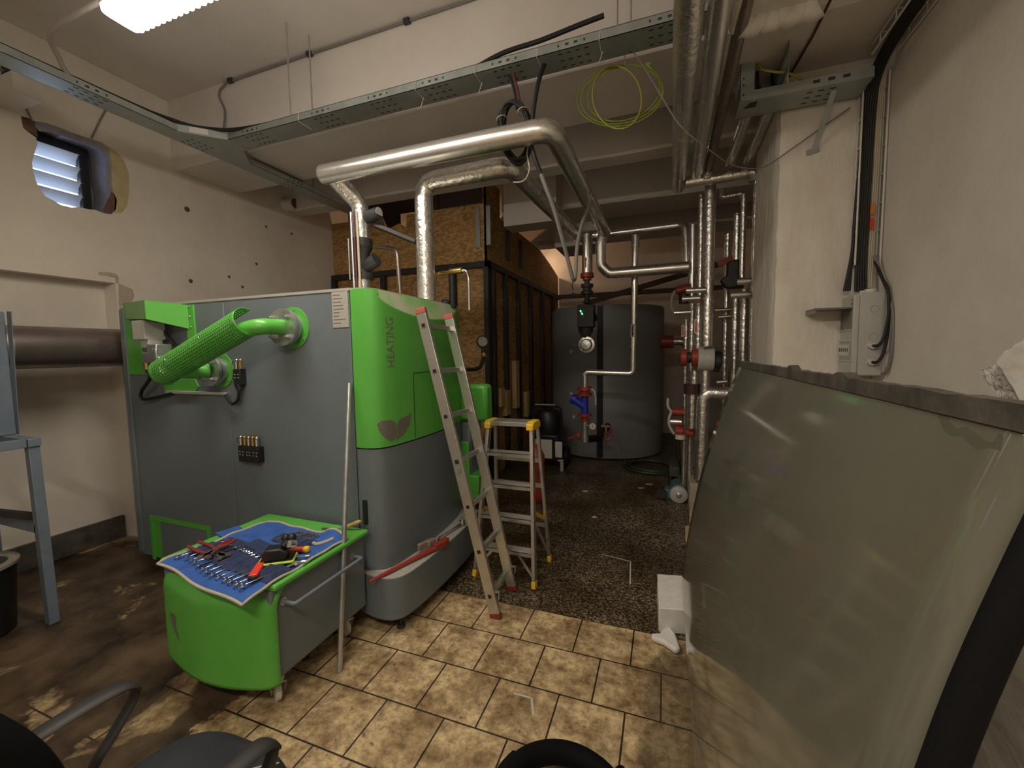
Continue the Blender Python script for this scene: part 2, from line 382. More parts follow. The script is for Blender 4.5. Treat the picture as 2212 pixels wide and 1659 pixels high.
def fillet(pts, rad, k=5):
    pts = [Vector(p) for p in pts]; out = [pts[0]]
    for i in range(1, len(pts)-1):
        a, b, c = pts[i-1], pts[i], pts[i+1]; u = (a-b); w = (c-b); r = min(rad, u.length*.48, w.length*.48)
        p0 = b+u.normalized()*r; p1 = b+w.normalized()*r
        for j in range(k+1):
            t = j/k; out.append(p0*(1-t)**2 + b*(2*t*(1-t)) + p1*t*t)
    out.append(pts[-1]); return out
def cr(pts, k=8):
    pts = [Vector(p) for p in pts]; out = []
    for i in range(len(pts)-1):
        p0 = pts[max(i-1,0)]; p1 = pts[i]; p2 = pts[i+1]; p3 = pts[min(i+2,len(pts)-1)]
        for j in range(k):
            t = j/k
            out.append(.5*((2*p1)+(p2-p0)*t+(2*p0-5*p1+4*p2-p3)*t*t+(3*p1-p0-3*p2+p3)*t**3))
    out.append(pts[-1]); return out
def rot(ax, deg): return Matrix.Rotation(math.radians(deg), 3, ax)

def inside(pt, poly):
    x, y = pt; c = False; n = len(poly)
    for i in range(n):
        x1,y1 = poly[i]; x2,y2 = poly[i-1]
        if (y1 > y) != (y2 > y) and x < (x2-x1)*(y-y1)/(y2-y1)+x1: c = not c
    return c
def decal(poly, fn, step):
    # fills a plane outline with small quads laid on a curved surface by fn
    b = MB(); xs = [p[0] for p in poly]; ys = [p[1] for p in poly]
    nx = int((max(xs)-min(xs))/step)+1; ny = int((max(ys)-min(ys))/step)+1; idx = {}; vs = []; fs = []
    def vid(i,j):
        if (i,j) not in idx: idx[(i,j)] = len(vs); vs.append(fn(min(xs)+i*step, min(ys)+j*step))
        return idx[(i,j)]
    for i in range(nx):
        for j in range(ny):
            if inside((min(xs)+(i+.5)*step, min(ys)+(j+.5)*step), poly): fs.append((vid(i,j),vid(i+1,j),vid(i+1,j+1),vid(i,j+1)))
    b.add(vs, fs); return b
# ------------------------------------------------------------------ the room
XL, XR, YB, YF, ZC, ZB = -4.5, 1.27, -2.6, 8.6, 4.06, 3.43
ZERO = (0,0,0)
b = MB(); b.bb((XL-.4,YB-.2,-.1),(XR+.2,2.41,0)); struct(b.build('floor', floor_tiles, org=ZERO))
b = MB(); b.bb((XL-.4,2.412,-.1),(XR+.2,YF+.2,-.001)); struct(b.build('floor_terrazzo', terrazzo, org=ZERO))
b = MB(); b.bb((XL-.4,YB-.2,ZC),(XR+.2,YF+.2,ZC+.15)); struct(b.build('ceiling', plaster_ceiling, org=ZERO))
for i, (y0,y1,zb) in enumerate(((2.80,3.45,ZB),(4.10,4.32,ZB),(5.35,5.95,ZB),(6.7,7.3,ZB))):
    b = MB(); nx = 40
    # the lower front arris is a little ragged
    for k in range(nx):
        x0 = XL+.001+(XR-XL-.002)*k/nx; x1 = XL+.001+(XR-XL-.002)*(k+1)/nx
    vs = []; rr = random.Random(i)
    for k in range(nx+1):
        x = XL+.001+(XR-XL-.002)*k/nx; j = rr.uniform(-.006,.006); q = rr.uniform(-.005,.005)
        vs += [(x,y0,ZC+.01),(x,y0,zb+.02+j),(x,y0+.018,zb+q),(x,y1,zb),(x,y1,ZC+.01)]
    fs = []
    for k in range(nx):
        for a in range(4): fs.append((k*5+a,k*5+a+1,k*5+5+a+1,k*5+5+a))
    fs += [(0,1,2,3,4),tuple(nx*5+a for a in (4,3,2,1,0))]
    b.add(vs, fs); struct(b.build('trim_%d' % (i+1), plaster_ceiling, org=ZERO))
b = MB(); b.bb((XR,YB-.2,0),(XR+.2,YF+.2,ZC)); struct(b.build('wall_right', plaster, org=ZERO))
b = MB(); b.bb((XL-.4,YF,0),(XR+.2,YF+.2,ZC)); struct(b.build('wall_back', plaster, org=ZERO))
b = MB(); b.bb((XL-.4,YB-.2,0),(XR+.2,YB,ZC)); struct(b.build('wall_front', plaster, org=ZERO))
# pilaster by the right wall: rough plaster with a chipped chamfered corner
def pil(u, v):
    z = v*ZB; rr = .005*math.sin(z*23)+.004*math.sin(z*51+1)
    prof = [(.70,4.13),(.70,3.80),(.70+rr*.3,3.44),(.712+rr*.6,3.385+rr*.4),(.745+rr,3.372),(.95,3.37),(1.269,3.37)]
    t = u*(len(prof)-1); i = min(int(t), len(prof)-2); f = t-i
    return Vector((prof[i][0]*(1-f)+prof[i+1][0]*f, prof[i][1]*(1-f)+prof[i+1][1]*f, z))
b = MB(); b.grid(pil, 24, 60); b.bb((.74,3.5,0),(1.269,4.129,ZB)); struct(b.build('trim_5', plaster_rough, org=ZERO))
# ---- left wall with a shallow niche and the broken-out louvre hole
NY0, NY1, NZ1, ND = .15, 2.27, 2.275, .13
hole_px = [(45,252),(58,256),(75,262),(97,265),(120,272),(150,286),(180,295),(215,308),(228,318),(236,334),(237,356),(238,380),(246,412),(246,436),(240,461),(222,460),(205,453),(190,452),(170,447),(150,449),(132,443),(112,431),(98,424),(85,405),(78,392),(72,370),(69,352),(73,335),(81,312),(78,297),(62,286),(50,276)]
hole = [PX(x,y,XL) for x,y in hole_px]
bm = bmesh.new()
def ring(pts):
    vs = [bm.verts.new(p) for p in pts]; return [bm.edges.new((vs[i],vs[(i+1)%len(vs)])) for i in range(len(vs))], vs
e1,_ = ring([V((XL,YB-.2,NZ1)),V((XL,NY0,NZ1)),V((XL,NY1,NZ1)),V((XL,YF+.2,NZ1)),V((XL,YF+.2,ZC)),V((XL,YB-.2,ZC))])
e2,hv = ring(hole)
bmesh.ops.triangle_fill(bm, edges=e1+e2, use_beauty=True)
def quad(*p): bm.faces.new([bm.verts.new(q) for q in p])
quad((XL,YB-.2,0),(XL,NY0,0),(XL,NY0,NZ1),(XL,YB-.2,NZ1)); quad((XL,NY1,0),(XL,YF+.2,0),(XL,YF+.2,NZ1),(XL,NY1,NZ1))
xn = XL-ND
quad((xn,NY0,0),(xn,NY1-.02,0),(xn,NY1-.02,NZ1),(xn,NY0,NZ1)); quad((XL,NY1,0),(xn,NY1-.02,0),(xn,NY1-.02,NZ1),(XL,NY1,NZ1)); quad((XL,NY0,0),(xn,NY0,0),(xn,NY0,NZ1),(XL,NY0,NZ1)); quad((XL,NY0,NZ1),(XL,NY1,NZ1),(xn,NY1-.02,NZ1),(xn,NY0,NZ1))
# reveal of the hole
deep = []
cy = sum(p.y for p in hole)/len(hole); cz = sum(p.z for p in hole)/len(hole)
for p in hole: deep.append(V((XL-.27, cy+(p.y-cy)*.98, cz+(p.z-cz)*.98)))
n = len(hole); dv = [bm.verts.new(p) for p in deep]; rf = []
for i in range(n): rf.append(bm.faces.new((hv[i],hv[(i+1)%n],dv[(i+1)%n],dv[i])))
me = bpy.data.meshes.new('wall_left'); bmesh.ops.recalc_face_normals(bm, faces=bm.faces[:])
for f in rf: f.material_index = 2 if f.calc_center_median().y < 2.02 else 1
bm.to_mesh(me); bm.free()
for q in (plaster, blue_render, brick_red): me.materials.append(q)
o = bpy.data.objects.new('wall_left', me); COL.objects.link(o); struct(o)
b = MB(); b.bb((XL-.5,YB-.2,0),(XL-.33,1.6,ZC)); b.bb((XL-.5,2.5,0),(XL-.33,YF+.2,ZC)); b.bb((XL-.5,1.6,0),(XL-.33,2.5,2.7)); b.bb((XL-.5,1.6,3.6),(XL-.33,2.5,ZC))
struct(b.build('wall_left_outer', plaster, org=ZERO))
# old render and patches on the plaster (thin skins 2 mm proud)
def patch(pix, m, nm, t=.003):
    b = MB(); b.prism([PX(x,y,XL)+V((.0005,0,0)) for x,y in pix], (t,0,0)); return struct(b.build(nm, m, org=ZERO))
patch([(216,306),(236,318),(252,328),(266,345),(278,375),(279,410),(274,445),(262,460),(246,460),(248,430),(240,395),(239,345),(232,322)], yellow_patch, 'trim_6')
patch([(46,251),(60,255),(74,262),(82,296),(66,288),(50,276)], brick_red, 'trim_7')
patch([(238,415),(246,418),(252,432),(250,452),(240,463),(226,461),(222,452),(230,438)], brick_red, 'trim_8')
patch([(75,263),(96,266),(122,273),(152,286),(182,296),(216,307),(234,322),(240,352),(240,392),(238,420),(231,432),(229,380),(229,342),(216,326),(185,312),(150,300),(112,286),(84,283),(77,275)], blue_render, 'trim_9', .004)
patch([(256,612),(268,617),(286,625),(290,640),(283,655),(262,660),(258,676),(256,650)], grey_patch, 'trim_10')
patch([(212,588),(228,587),(250,591),(256,600),(256,612),(250,612),(248,600),(230,596),(214,594)], grey_patch, 'trim_11')
for i,(x,y,r) in enumerate(((404,452,5),(575,490,3),(412,607,4),(554,570,3),(495,598,3),(524,620,3),(630,505,3))):
    c = PX(x,y,XL); b = MB(); b.lathe([(0,.004),(r*.004,.0035),(r*.0055,0)], c, (1,0,0), 9); struct(b.build('trim_%d' % (12+i), brick_red, org=ZERO))
b = MB(); b.bb((XL-ND,.16,0),(XL-ND+.03,2.24,.20)); b.bb((XL,2.28,0),(XL+.03,4.7,.2)); struct(b.build('baseboard_left', dark_paint, org=ZERO, bevel=.004))
# ---- louvred window set in the outer face of the hole
xw = XL-.25
w = bpy.data.objects.new('window_1', None); COL.objects.link(w); w.location = (xw,2.0,2.8); ORG['window_1'] = V((xw,2.0,2.8)); struct(w)
y0, y1, z0, z1 = 1.70, 2.21, 2.80, 3.36
b = MB(); b.bb((xw-.05,y1,z0-.05),(xw+.03,y1+.055,z1+.06)); b.bb((xw-.05,y0-.05,z1-.01),(xw+.035,y1+.055,z1+.06)); b.bb((xw-.05,y0-.06,z0-.06),(xw+.03,y1+.05,z0)); b.bb((xw-.05,y0-.055,z0-.05),(xw+.03,y0,z1+.06))
b.bb((xw-.01,y1-.012,z0),(xw+.04,y1+.02,z1)); b.build('window_frame', black_frame, w, bevel=.004)
b = MB(); b.bb((xw-.06,y1+.05,z0-.3),(xw-.04,y1+.5,z1+.4)); b.bb((xw-.06,y0-.6,z0-.3),(xw-.04,y0-.04,z1+.4)); b.bb((xw-.06,y0-.1,z1+.05),(xw-.04,y1+.1,z1+.4)); b.bb((xw-.06,y0-.1,z0-.4),(xw-.04,y1+.1,z0-.04)); b.build('window_surround', blue_render, w)
for i in range(5):
    z = z0+.055+i*.116
    b = MB(); b.box((xw-.005,(y0+y1)/2,z),(.115,y1-y0,.006), rot('Y',-40)); b.build('louvre_slat', slat_metal, w)
# ------------------------------------------------------------------ daylight outside the louvre
wd = bpy.data.worlds.new('world'); SC.world = wd; wd.use_nodes = True
wd.node_tree.nodes['Background'].inputs[0].default_value = (.55,.72,1.,1); wd.node_tree.nodes['Background'].inputs[1].default_value = 2.9
# ------------------------------------------------------------------ hanging lamp
lx0, lx1, ly0, ly1 = -2.54, -1.12, 1.305, 1.475
t = thing('ceiling_lamp', 'long bright fluorescent batten light hanging under the ceiling at top left', 'lamp', ((lx0+lx1)/2,(ly0+ly1)/2,3.26))
b = MB(); b.bb((lx0,ly0,3.295),(lx1,ly1,3.40)); b.build('housing', white_plastic, t, bevel=.01)
lamp_m = mat('lit_diffuser', (.9,.9,.88), .4, emit=(1.,.90,.76), estr=LAMP)
def dif(u, v):
    x = lx0+.008+(lx1-lx0-.016)*u; a = PI*v; w_ = (ly1-ly0)/2-.006
    rib = .004*math.sin(x*150); q = 5.0
    cx_ = abs(math.cos(a))**(2/q)*(1 if math.cos(a) > 0 else -1); sz_ = abs(math.sin(a))**(2/q)
    return Vector((x, (ly0+ly1)/2 - cx_*(w_+rib*(1 if 0<v<1 else 0)), 3.297 - sz_*(.036+rib)))
b = MB(); b.grid(dif, 240, 18)
for xe in (0.,1.): b.add([dif(xe, j/18) for j in range(19)], [tuple(range(19))])
b.build('diffuser', lamp_m, t)
for x in (-2.3,-1.4):
    b = MB(); b.cyl((x,1.39,3.40),(x,1.39,ZC),.005,n=8); b.build('hanger_rod', zinc, t)
fill_lamp = dup(t, (-.35, -1.0, 3.26), label='batten light added behind the camera to brighten the right wall')  # unseen second light, added to lift the dark right wall
lamp_m2 = mat('lit_diffuser_fill', (.9,.9,.88), .4, emit=(1.,.90,.76), estr=FILL_LAMP)
for q in fill_lamp.children:
    if q.name.startswith('diffuser'): q.data = q.data.copy(); q.data.materials[0] = lamp_m2
b = MB(); b.tube(cr([(-2.50,1.39,3.415),(-2.9,1.40,3.42),(-3.15,1.42,3.43),(-3.32,1.47,3.45),(-3.44,1.55,3.44),(-3.55,1.66,3.40),(-3.58,1.9,3.375)],7), .014, 12); tag(b.build('lamp_conduit', conduit_grey), 'pale flexible conduit curving from the left cable tray to the lamp', 'conduit')
# ------------------------------------------------------------------ the big green and grey boiler
YS = 1.95                       # plane of the ash side, which faces the camera
BX0, BXJ, BYF, BZT = -3.83, -1.70, 3.02, 2.0
bo = thing('heating_boiler', 'large grey and green wood boiler standing behind the green ash cart', 'boiler', (-2.7,2.5,0))
def px_(u):                     # plan outline of the front, u 0..1 from the side joint round the corner to the far end
    pts = [(-1.70,1.95),(-1.64,1.952),(-1.585,1.968),(-1.545,2.00),(-1.522,2.06),(-1.508,2.15),(-1.496,2.30),(-1.492,2.50),(-1.500,2.70),(-1.520,2.85),(-1.560,BYF)]
    t = u*(len(pts)-1); i = min(int(t), len(pts)-2); f = t-i
    p0 = pts[max(i-1,0)]; p1 = pts[i]; p2 = pts[i+1]; p3 = pts[min(i+2,len(pts)-1)]
    g = lambda a,b_,c,d: .5*((2*b_)+(c-a)*f+(2*a-5*b_+4*c-d)*f*f+(3*b_-a-3*c+d)*f**3)
    return g(p0[0],p1[0],p2[0],p3[0]), g(p0[1],p1[1],p2[1],p3[1])
def chord(y): return -1.575 + (0.0 if y > 2.05 else -.05*(2.05-y)/.1*0)
def upper(u, v):
    x, y = px_(u); z = 1.08+(BZT-1.08)*v
    if y > 2.0:
        lim = -1.572 + (BZT-z)*.52+.006
        x = min(x, lim)
    return Vector((x,y,z))
# outer skins
b = MB(); b.bb((BX0,YS,.10),(-2.735,YS+.03,BZT)); b.bb((-2.731,YS,.10),(BXJ-.004,YS+.03,BZT)); b.build('side_panel', boiler_grey, bo, bevel=.003)
b = MB(); b.bb((BX0,YS+.03,.10),(-1.64,BYF,1.985)); b.build('carcass', boiler_grey, bo)
b = MB(); b.bb((BX0,YS-.004,1.992),(BXJ,BYF,2.008)); b.prism([(BXJ,YS-.002,1.994),(-1.60,1.962,1.994),(-1.57,2.02,1.994),(-1.575,BYF,1.994),(BXJ,BYF,1.994)],(0,0,.012)); b.build('top_panel', boiler_grey_light, bo)
b = MB(); b.bb((BX0-.004,YS-.012,.12),(BX0+.05,YS+.002,1.985)); b.build('corner_trim', boiler_grey, bo, bevel=.004)
NU = 110
b = MB(); b.grid(upper, NU, 130)
cov = b.build('green_cover', [boiler_green, dusty_green], bo, ang=50)
for q, p in enumerate(cov.data.polygons):     # the slanted top ledge is dusty
    uu, vv = (q % NU+.5)/NU, (q//NU+.5)/130
    if upper(uu,vv).x < px_(uu)[0]-.0006: p.material_index = 1
b = MB()
for k, z in enumerate((1.075,.352)):
    pass
def lower(u, v):
    x, y = px_(u); z = .345+(1.072-.345)*v
    return Vector((x-.004,y+.002,z))
b.grid(lower, 60, 6); b.build('grey_cover', boiler_grey, bo, ang=50)
def base_xy(u):
    pts = [(-1.715,1.935),(-1.60,1.905),(-1.50,1.902),(-1.44,1.93),(-1.405,1.99),(-1.385,2.12),(-1.372,2.35),(-1.370,2.60),(-1.385,2.85),(-1.42,BYF)]
    t = u*(len(pts)-1); i = min(int(t), len(pts)-2); f = t-i
    p0 = pts[max(i-1,0)]; p1 = pts[i]; p2 = pts[i+1]; p3 = pts[min(i+2,len(pts)-1)]
    g = lambda a,b_,c,d: .5*((2*b_)+(c-a)*f+(2*a-5*b_+4*c-d)*f*f+(3*b_-a-3*c+d)*f**3)
    return g(p0[0],p1[0],p2[0],p3[0]), g(p0[1],p1[1],p2[1],p3[1])
b = MB(); b.grid(lambda u,v: Vector((*base_xy(u), .085+.25*v)), 40, 4)
b.build('base_front', boiler_grey, bo, ang=50)
top = [Vector((*base_xy(i/40), .335)) for i in range(41)]
b = MB(); b.prism(top + [V((-1.66,BYF,.335)),V((-1.66,1.96,.335))], (0,0,.006)); b.build('base_ledge', label_paper, bo)
b = MB(); b.prism([Vector((*base_xy(i/40), .085)) for i in range(41)] + [V((-1.7,BYF,.085)),V((-1.715,1.96,.085))], (0,0,.004)); b.bb((-1.72,YS,.09),(-1.70,2.2,.34)); b.build('base_floor', black_plastic, bo)
for x, y in ((-1.46,1.99),(-1.40,2.95),(-3.7,2.05),(-3.7,2.95),(-1.66,2.2)):
    b = MB(); b.cyl((x,y,.02),(x,y,.10),.010,n=10); b.cyl((x,y,0),(x,y,.02),.026,.022,n=14); b.build('foot', cast_iron, bo)
# door seams
b = MB(); 
for z0, z1 in ((1.09,1.50),(1.503,1.84)):
    pass
def on_front(y, z, off=.0015):
    # nearest outline point for a given depth
    best = min((abs(px_(i/800)[1]-y), i) for i in range(200,801))[1]; x, yy = px_(best/800)
    return Vector((x+off, y, z))
seam = [on_front(2.26,z,.0008) for z in (1.085,1.2,1.35,1.5)]
b.tube(seam, .0022, 6); b.tube([on_front(2.26+i*.05,1.505,.0008) for i in range(15)], .0022, 6); b.build('door_seam', black_plastic, bo)
b = MB(); b.box((-1.655,YS-.0005,.695),(.030,.008,.145)); hd = b.build('finger_slot', black_plastic, bo)
b = MB(); b.tube([(BXJ+.001,YS-.001,.36),(BXJ+.001,YS-.0005,1.99)], .0016, 6); b.build('panel_joint', black_plastic, bo)
# type plate
b = MB(); b.bb((-1.828,YS-.003,1.785),(-1.712,YS,1.992)); tp = b.build('type_plate', label_paper, bo)
b = MB(); rr = random.Random(3)
for i in range(9):
    z = 1.972-i*.02; b.bb((-1.82,YS-.0036,z-.0035),(-1.82+rr.uniform(.04,.095),YS-.003,z+.0015))
b.build('print_lines', print_grey, tp)
# lettering up the front, read from bottom to top
cu = bpy.data.curves.new('heating_text','FONT'); cu.body = 'HEATING'; cu.size = .082; cu.space_character = 1.0
to = bpy.data.objects.new('tmp_text', cu); COL.objects.link(to)
dg = bpy.context.evaluated_depsgraph_get(); tm = to.evaluated_get(dg).to_mesh()
vs = [v.co.copy() for v in tm.vertices]; fs = [tuple(p.vertices) for p in tm.polygons]; wx = max(v.x for v in vs)
bpy.data.objects.remove(to); bpy.data.curves.remove(cu)
b = MB(); b.add([on_front(2.093 - v.y*.98, 1.545 + v.x*(.295/wx), .0016) for v in vs], fs); b.build('lettering', print_grey, bo, flat=True)
# two-leaf emblem
def leaf(pts): return decal(pts, lambda y,z: on_front(y,z,.0016), .005).build('emblem', print_grey, bo, flat=True)
leaf([(1.975,1.222),(1.99,1.236),(2.03,1.240),(2.065,1.232),(2.085,1.21),(2.09,1.18),(2.085,1.14),(2.07,1.115),(2.05,1.108),(2.02,1.125),(1.995,1.155),(1.98,1.19)])
leaf([(2.094,1.20),(2.11,1.222),(2.14,1.235),(2.18,1.238),(2.21,1.25),(2.225,1.256),(2.222,1.225),(2.205,1.185),(2.175,1.15),(2.14,1.125),(2.10,1.112),(2.08,1.11),(2.092,1.14)])
# wing beyond the front: grey box with a green lid, dropping to the ash screw
b = MB()
def wing(u, v):
    a = u*PI/2; return Vector((-1.56+.26*math.sin(a)**.6, 3.04+.12*(1-math.cos(a)), 1.06+.31*v))
b.bb((-1.60,3.03,1.07),(-1.335,3.17,1.37)); b.build('side_hood', boiler_green, bo, bevel=.03)
b = MB(); b.bb((-1.62,3.06,.45),(-1.50,3.3,1.06)); b.build('feed_housing', boiler_grey, bo, bevel=.02)
b = MB(); b.bb((-1.60,3.025,.42),(-1.50,3.06,.90)); b.bb((-1.60,3.03,.40),(-1.42,3.25,.62)); b.build('feed_door', boiler_green, bo, bevel=.012)
# ash recess, a green frame round a dark pocket
b = MB(); x0,x1,z0,z1 = -3.66,-3.03,.10,.405
for a,c in (((x0-.02,YS-.008,z0-.02),(x0+.012,YS-.0005,z1+.02)),((x1-.012,YS-.008,z0-.02),(x1+.02,YS-.0005,z1+.02)),((x0+.012,YS-.008,z1-.012),(x1-.012,YS-.0005,z1+.02))): b.bb(a,c)
b.bb((x0+.012,YS-.002,z0),(x0+.10,YS-.001,z1-.012)); fr = b.build('ash_opening_frame', boiler_green, bo)
b = MB(); b.bb((x0+.10,YS-.004,z0),(x1-.012,YS-.002,z1-.012)); b.build('ash_pocket', boiler_grey, fr)
# turned-down hood over the cleaning drive
A,B_,C_ = (-3.80,YS),(-3.18,YS-.20),(-3.06,YS-.004); zt, zb = 2.03, 1.915
b = MB(); b.prism([(A[0],A[1],zb),(B_[0],B_[1],zb-.04),(B_[0],B_[1],zt-.03),(A[0],A[1],zt)],(0,.006,0)); b.prism([(B_[0],B_[1],zb-.04),(C_[0],C_[1],zb-.10),(C_[0],C_[1],zt-.05),(B_[0],B_[1],zt-.03)],(-.004,.006,0))
b.prism([(A[0],A[1],zt),(B_[0],B_[1],zt-.03),(C_[0],C_[1],zt-.05)],(0,0,-.006))
b.bb((-3.09,YS-.012,1.52),(-3.01,YS,zt-.05)); b.bb((-3.78,YS-.006,1.50),(-3.60,YS,zb)); b.prism([(-3.42,YS-.008,1.48),(-3.05,YS-.008,1.47),(-3.02,YS-.008,1.42),(-3.06,YS-.008,1.385),(-3.38,YS-.008,1.385)],(0,.008,0))
hood = b.build('drive_bracket', boiler_green, bo, bevel=.002)
for x,z in ((-3.05,1.965),(-3.05,1.90),(-3.045,1.83),(-3.05,1.56)):
    b = MB(); b.sphere((x,YS-.014,z),.008,10,(1,.6,1)); b.build('screw', zinc, hood)
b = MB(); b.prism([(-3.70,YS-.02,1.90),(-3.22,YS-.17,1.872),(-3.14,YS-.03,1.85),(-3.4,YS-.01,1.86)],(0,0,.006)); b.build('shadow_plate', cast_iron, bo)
MC = PY(322,714,YS-.10); GC = PY(342,772,YS-.10)
b = MB(); b.box(MC,(.13,.13,.13)); b.box(MC+V((.02,0,-.09)),(.085,.09,.06)); b.build('drive_motor', box_grey, bo, bevel=.006)
b = MB(); b.box(GC+V((.02,0,.03)),(.10,.10,.12)); b.cyl(GC+V((.06,.02,-.02)),GC+V((.06,-.05,-.02)),.035); b.box(GC+V((-.06,-.01,.0)),(.08,.07,.07)); b.cyl(GC+V((.0,0,-.02)),GC+V((.03,0,-.12)),.035); b.box(GC+V((.06,-.055,.02)),(.05,.012,.08)); b.build('gearbox', zinc, bo, bevel=.006)
GL = PY(318,792,YS-.11); b = MB(); b.cyl(GL+V((0,0,.03)),GL+V((0,0,-.02)),.02); b.build('cable_gland', brass, bo)
b = MB(); b.bar(PY(332,692,YS-.06),PY(392,762,YS-.02),.012,.022); b.build('brace', cast_iron, bo)
b = MB(); b.tube(cr([GL+V((0,0,-.02)),GL+V((0,.01,-.08)),PY(306,845,YS-.06),PY(308,862,YS-.05),(-3.46,YS-.03,1.335),(-3.33,YS-.02,1.36),(-3.28,YS-.014,1.372)],8), .011, 10); b.build('motor_cable', black_rubber, bo)
b = MB(); b.bb((-3.36,YS-.022,1.368),(-2.745,YS,1.388)); b.build('cable_rail', boiler_grey_light, bo, bevel=.003)
b = MB(); b.tube(cr([(-2.745,YS-.014,1.372),(-2.72,YS-.02,1.345),(-2.67,YS-.03,1.315),(-2.61,YS-.035,1.34),(-2.585,YS-.04,1.40),(-2.585,YS-.04,1.44)],8), .010, 10); b.build('sensor_cable', black_rubber, bo)
# plug connectors with a wire bail
def plug(x, z, two, s=1.):
    b = MB()
    for q in two: b.bb((x+q[0],YS-.045,z),(x+q[1],YS,z+.105*s))
    o = b.build('plug_housing', black_plastic, bo, bevel=.004)
    b = MB()
    for q in two:
        for j in (.022,.042): 
            for xx in (q[0]+.014, q[1]-.018): b.bb((x+xx,YS-.047,z+.1*s-j-.012),(x+xx+.008,YS-.044,z+.1*s-j-.007))
    b.build('plug_marks', white_plastic, o)
    return o
def bail(x, z, n, sp=.032):
    for i in range(n):
        xx = x+i*sp; b = MB(); b.cyl((xx,YS-.03,z),(xx,YS-.03,z+.05),.011,n=10); b.sphere((xx,YS-.03,z+.052),.0135,10); b.build('plug_gland', brass if i%2 else chrome, bo)
    b = MB(); b.tube([(x-.004,YS-.035,z),(x-.028,YS-.04,z+.035),(x-.004,YS-.035,z+.06)], .003, 6); b.build('bail_wire', brown_cable, bo)
plug(-2.625, 1.44, ((0,.062),)); b = MB(); b.cyl((-2.595,YS-.03,1.44),(-2.585,YS-.035,1.405),.026,.016); b.build('plug_boot', black_rubber, bo); bail(-2.605,1.545,2,.034)
plug(-2.625, .935, ((0,.058),(.063,.118),(.12,.18))); bail(-2.61,1.045,5,.036)
# cleaning pipe: two flanges joined by a bowed pipe under a perforated guard
def flange(cx, cz, r, dx):
    b = MB(); b.cyl((cx,YS,cz),(cx,YS-.006,cz),r,n=36); fl = b.build('flange_disc', boiler_green, bo)
    for a in (80,200,320):
        b = MB(); b.sphere((cx+r*.86*math.cos(math.radians(a)),YS-.008,cz+r*.86*math.sin(math.radians(a))),.006,8); b.build('flange_screw', zinc, fl)
    b = MB(); b.cyl((cx,YS-.006,cz),(cx,YS-.045,cz),r*.66,n=30); b.cyl((cx,YS-.045,cz),(cx,YS-.06,cz),r*.84,n=30); b.build('counter_flange', zinc, bo)
    b = MB(); b.cyl((cx,YS-.060,cz),(cx,YS-.068,cz),r*.82,n=30); b.build('gasket', black_rubber, bo)
    b = MB(); b.cyl((cx,YS-.068,cz),(cx,YS-.088,cz),r*.88,n=30); b.build('pipe_flange', zinc, bo)
    for a in (45,135,225,315):
        q = V((cx+r*.66*math.cos(math.radians(a)),YS-.088,cz+r*.66*math.sin(math.radians(a)))); b = MB(); b.cyl(q,q+V((0,-.02,0)),.013,n=6); b.cyl(q+V((0,-.02,0)),q+V((0,-.034,0)),.007,n=8); b.build('flange_bolt', zinc, bo)
flange(-2.135,1.795,.125,0); flange(-2.79,1.535,.115,0)
f1 = V((-2.135,YS-.085,1.795)); f2 = V((-2.79,YS-.085,1.535))
b = MB(); b.tube(fillet([f1, f1+V((-.01,-.135,0)), f1+V((-.2,-.15,-.035)), V((-2.75,YS-.235,1.62)), V((-2.86,YS-.235,1.56)), f2+V((-.05,-.12,.0)), f2],.12,7), .046, 20); b.build('ash_pipe', boiler_green, bo)
g0, g1 = V((-2.985,YS-.235,1.53)), V((-2.215,YS-.235,1.822)); gd = (g1-g0).normalized(); gn = V((0,-1,0)); gu = gd.cross(gn).normalized()
if gu.z < 0: gu = -gu
holes = mat('perforated_guard', (.085,.44,.045), .4)
def guard_material():
    m = bpy.data.materials.new('perforated_green_guard'); m.use_nodes = True; N = m.node_tree.nodes; L = m.node_tree.links; p = N['Principled BSDF']
    p.inputs['Roughness'].default_value = .4
    tc = N.new('ShaderNodeTexCoord'); mp = N.new('ShaderNodeMapping'); L.new(tc.outputs['Object'], mp.inputs['Vector'])
    ang = math.atan2(gd.z, gd.x); mp.vector_type = 'POINT'; mp.inputs['Rotation'].default_value = (0, ang, 0); mp.inputs['Scale'].default_value = (1,1,1)
    vo = N.new('ShaderNodeTexVoronoi'); vo.inputs['Scale'].default_value = 62; vo.inputs['Randomness'].default_value = 0.0; L.new(mp.outputs[0], vo.inputs['Vector'])
    r = N.new('ShaderNodeValToRGB'); e = r.color_ramp.elements; e[0].position = .36; e[0].color = (.035,.20,.02,1); e[1].position = .42; e[1].color = (.085,.42,.045,1)
    L.new(vo.outputs['Distance'], r.inputs['Fac']); L.new(r.outputs[0], p.inputs['Base Color'])
    return m
gm = guard_material()
def gfn(u, v):
    a = math.radians(-118+236*v); R = .082
    c = g0.lerp(g1, u); cut = .03*(math.cos(a))*(1 if u > .9 else 0)
    return c + gn*(R*math.cos(a)) + gu*(R*math.sin(a)) + gd*cut*0
NGU, NGV = 89, 41
b = MB(); b.grid(gfn, NGU, NGV)
keep = []
for q in range(len(b.f)):
    i, j = q % NGU, q // NGU
    if j % 2 and 2 < i < NGU-3 and (i + (j//2)) % 2: continue
    keep.append(b.f[q])
b.f = keep; b.mi = [0]*len(keep)
gp = b.build('pipe_guard', boiler_green, bo, solid=.003)
for u,v in ((.22,.55),(.62,.58)):
    q = gfn(u,v); b = MB(); b.sphere(q,.008,8); b.build('guard_screw', zinc, gp)
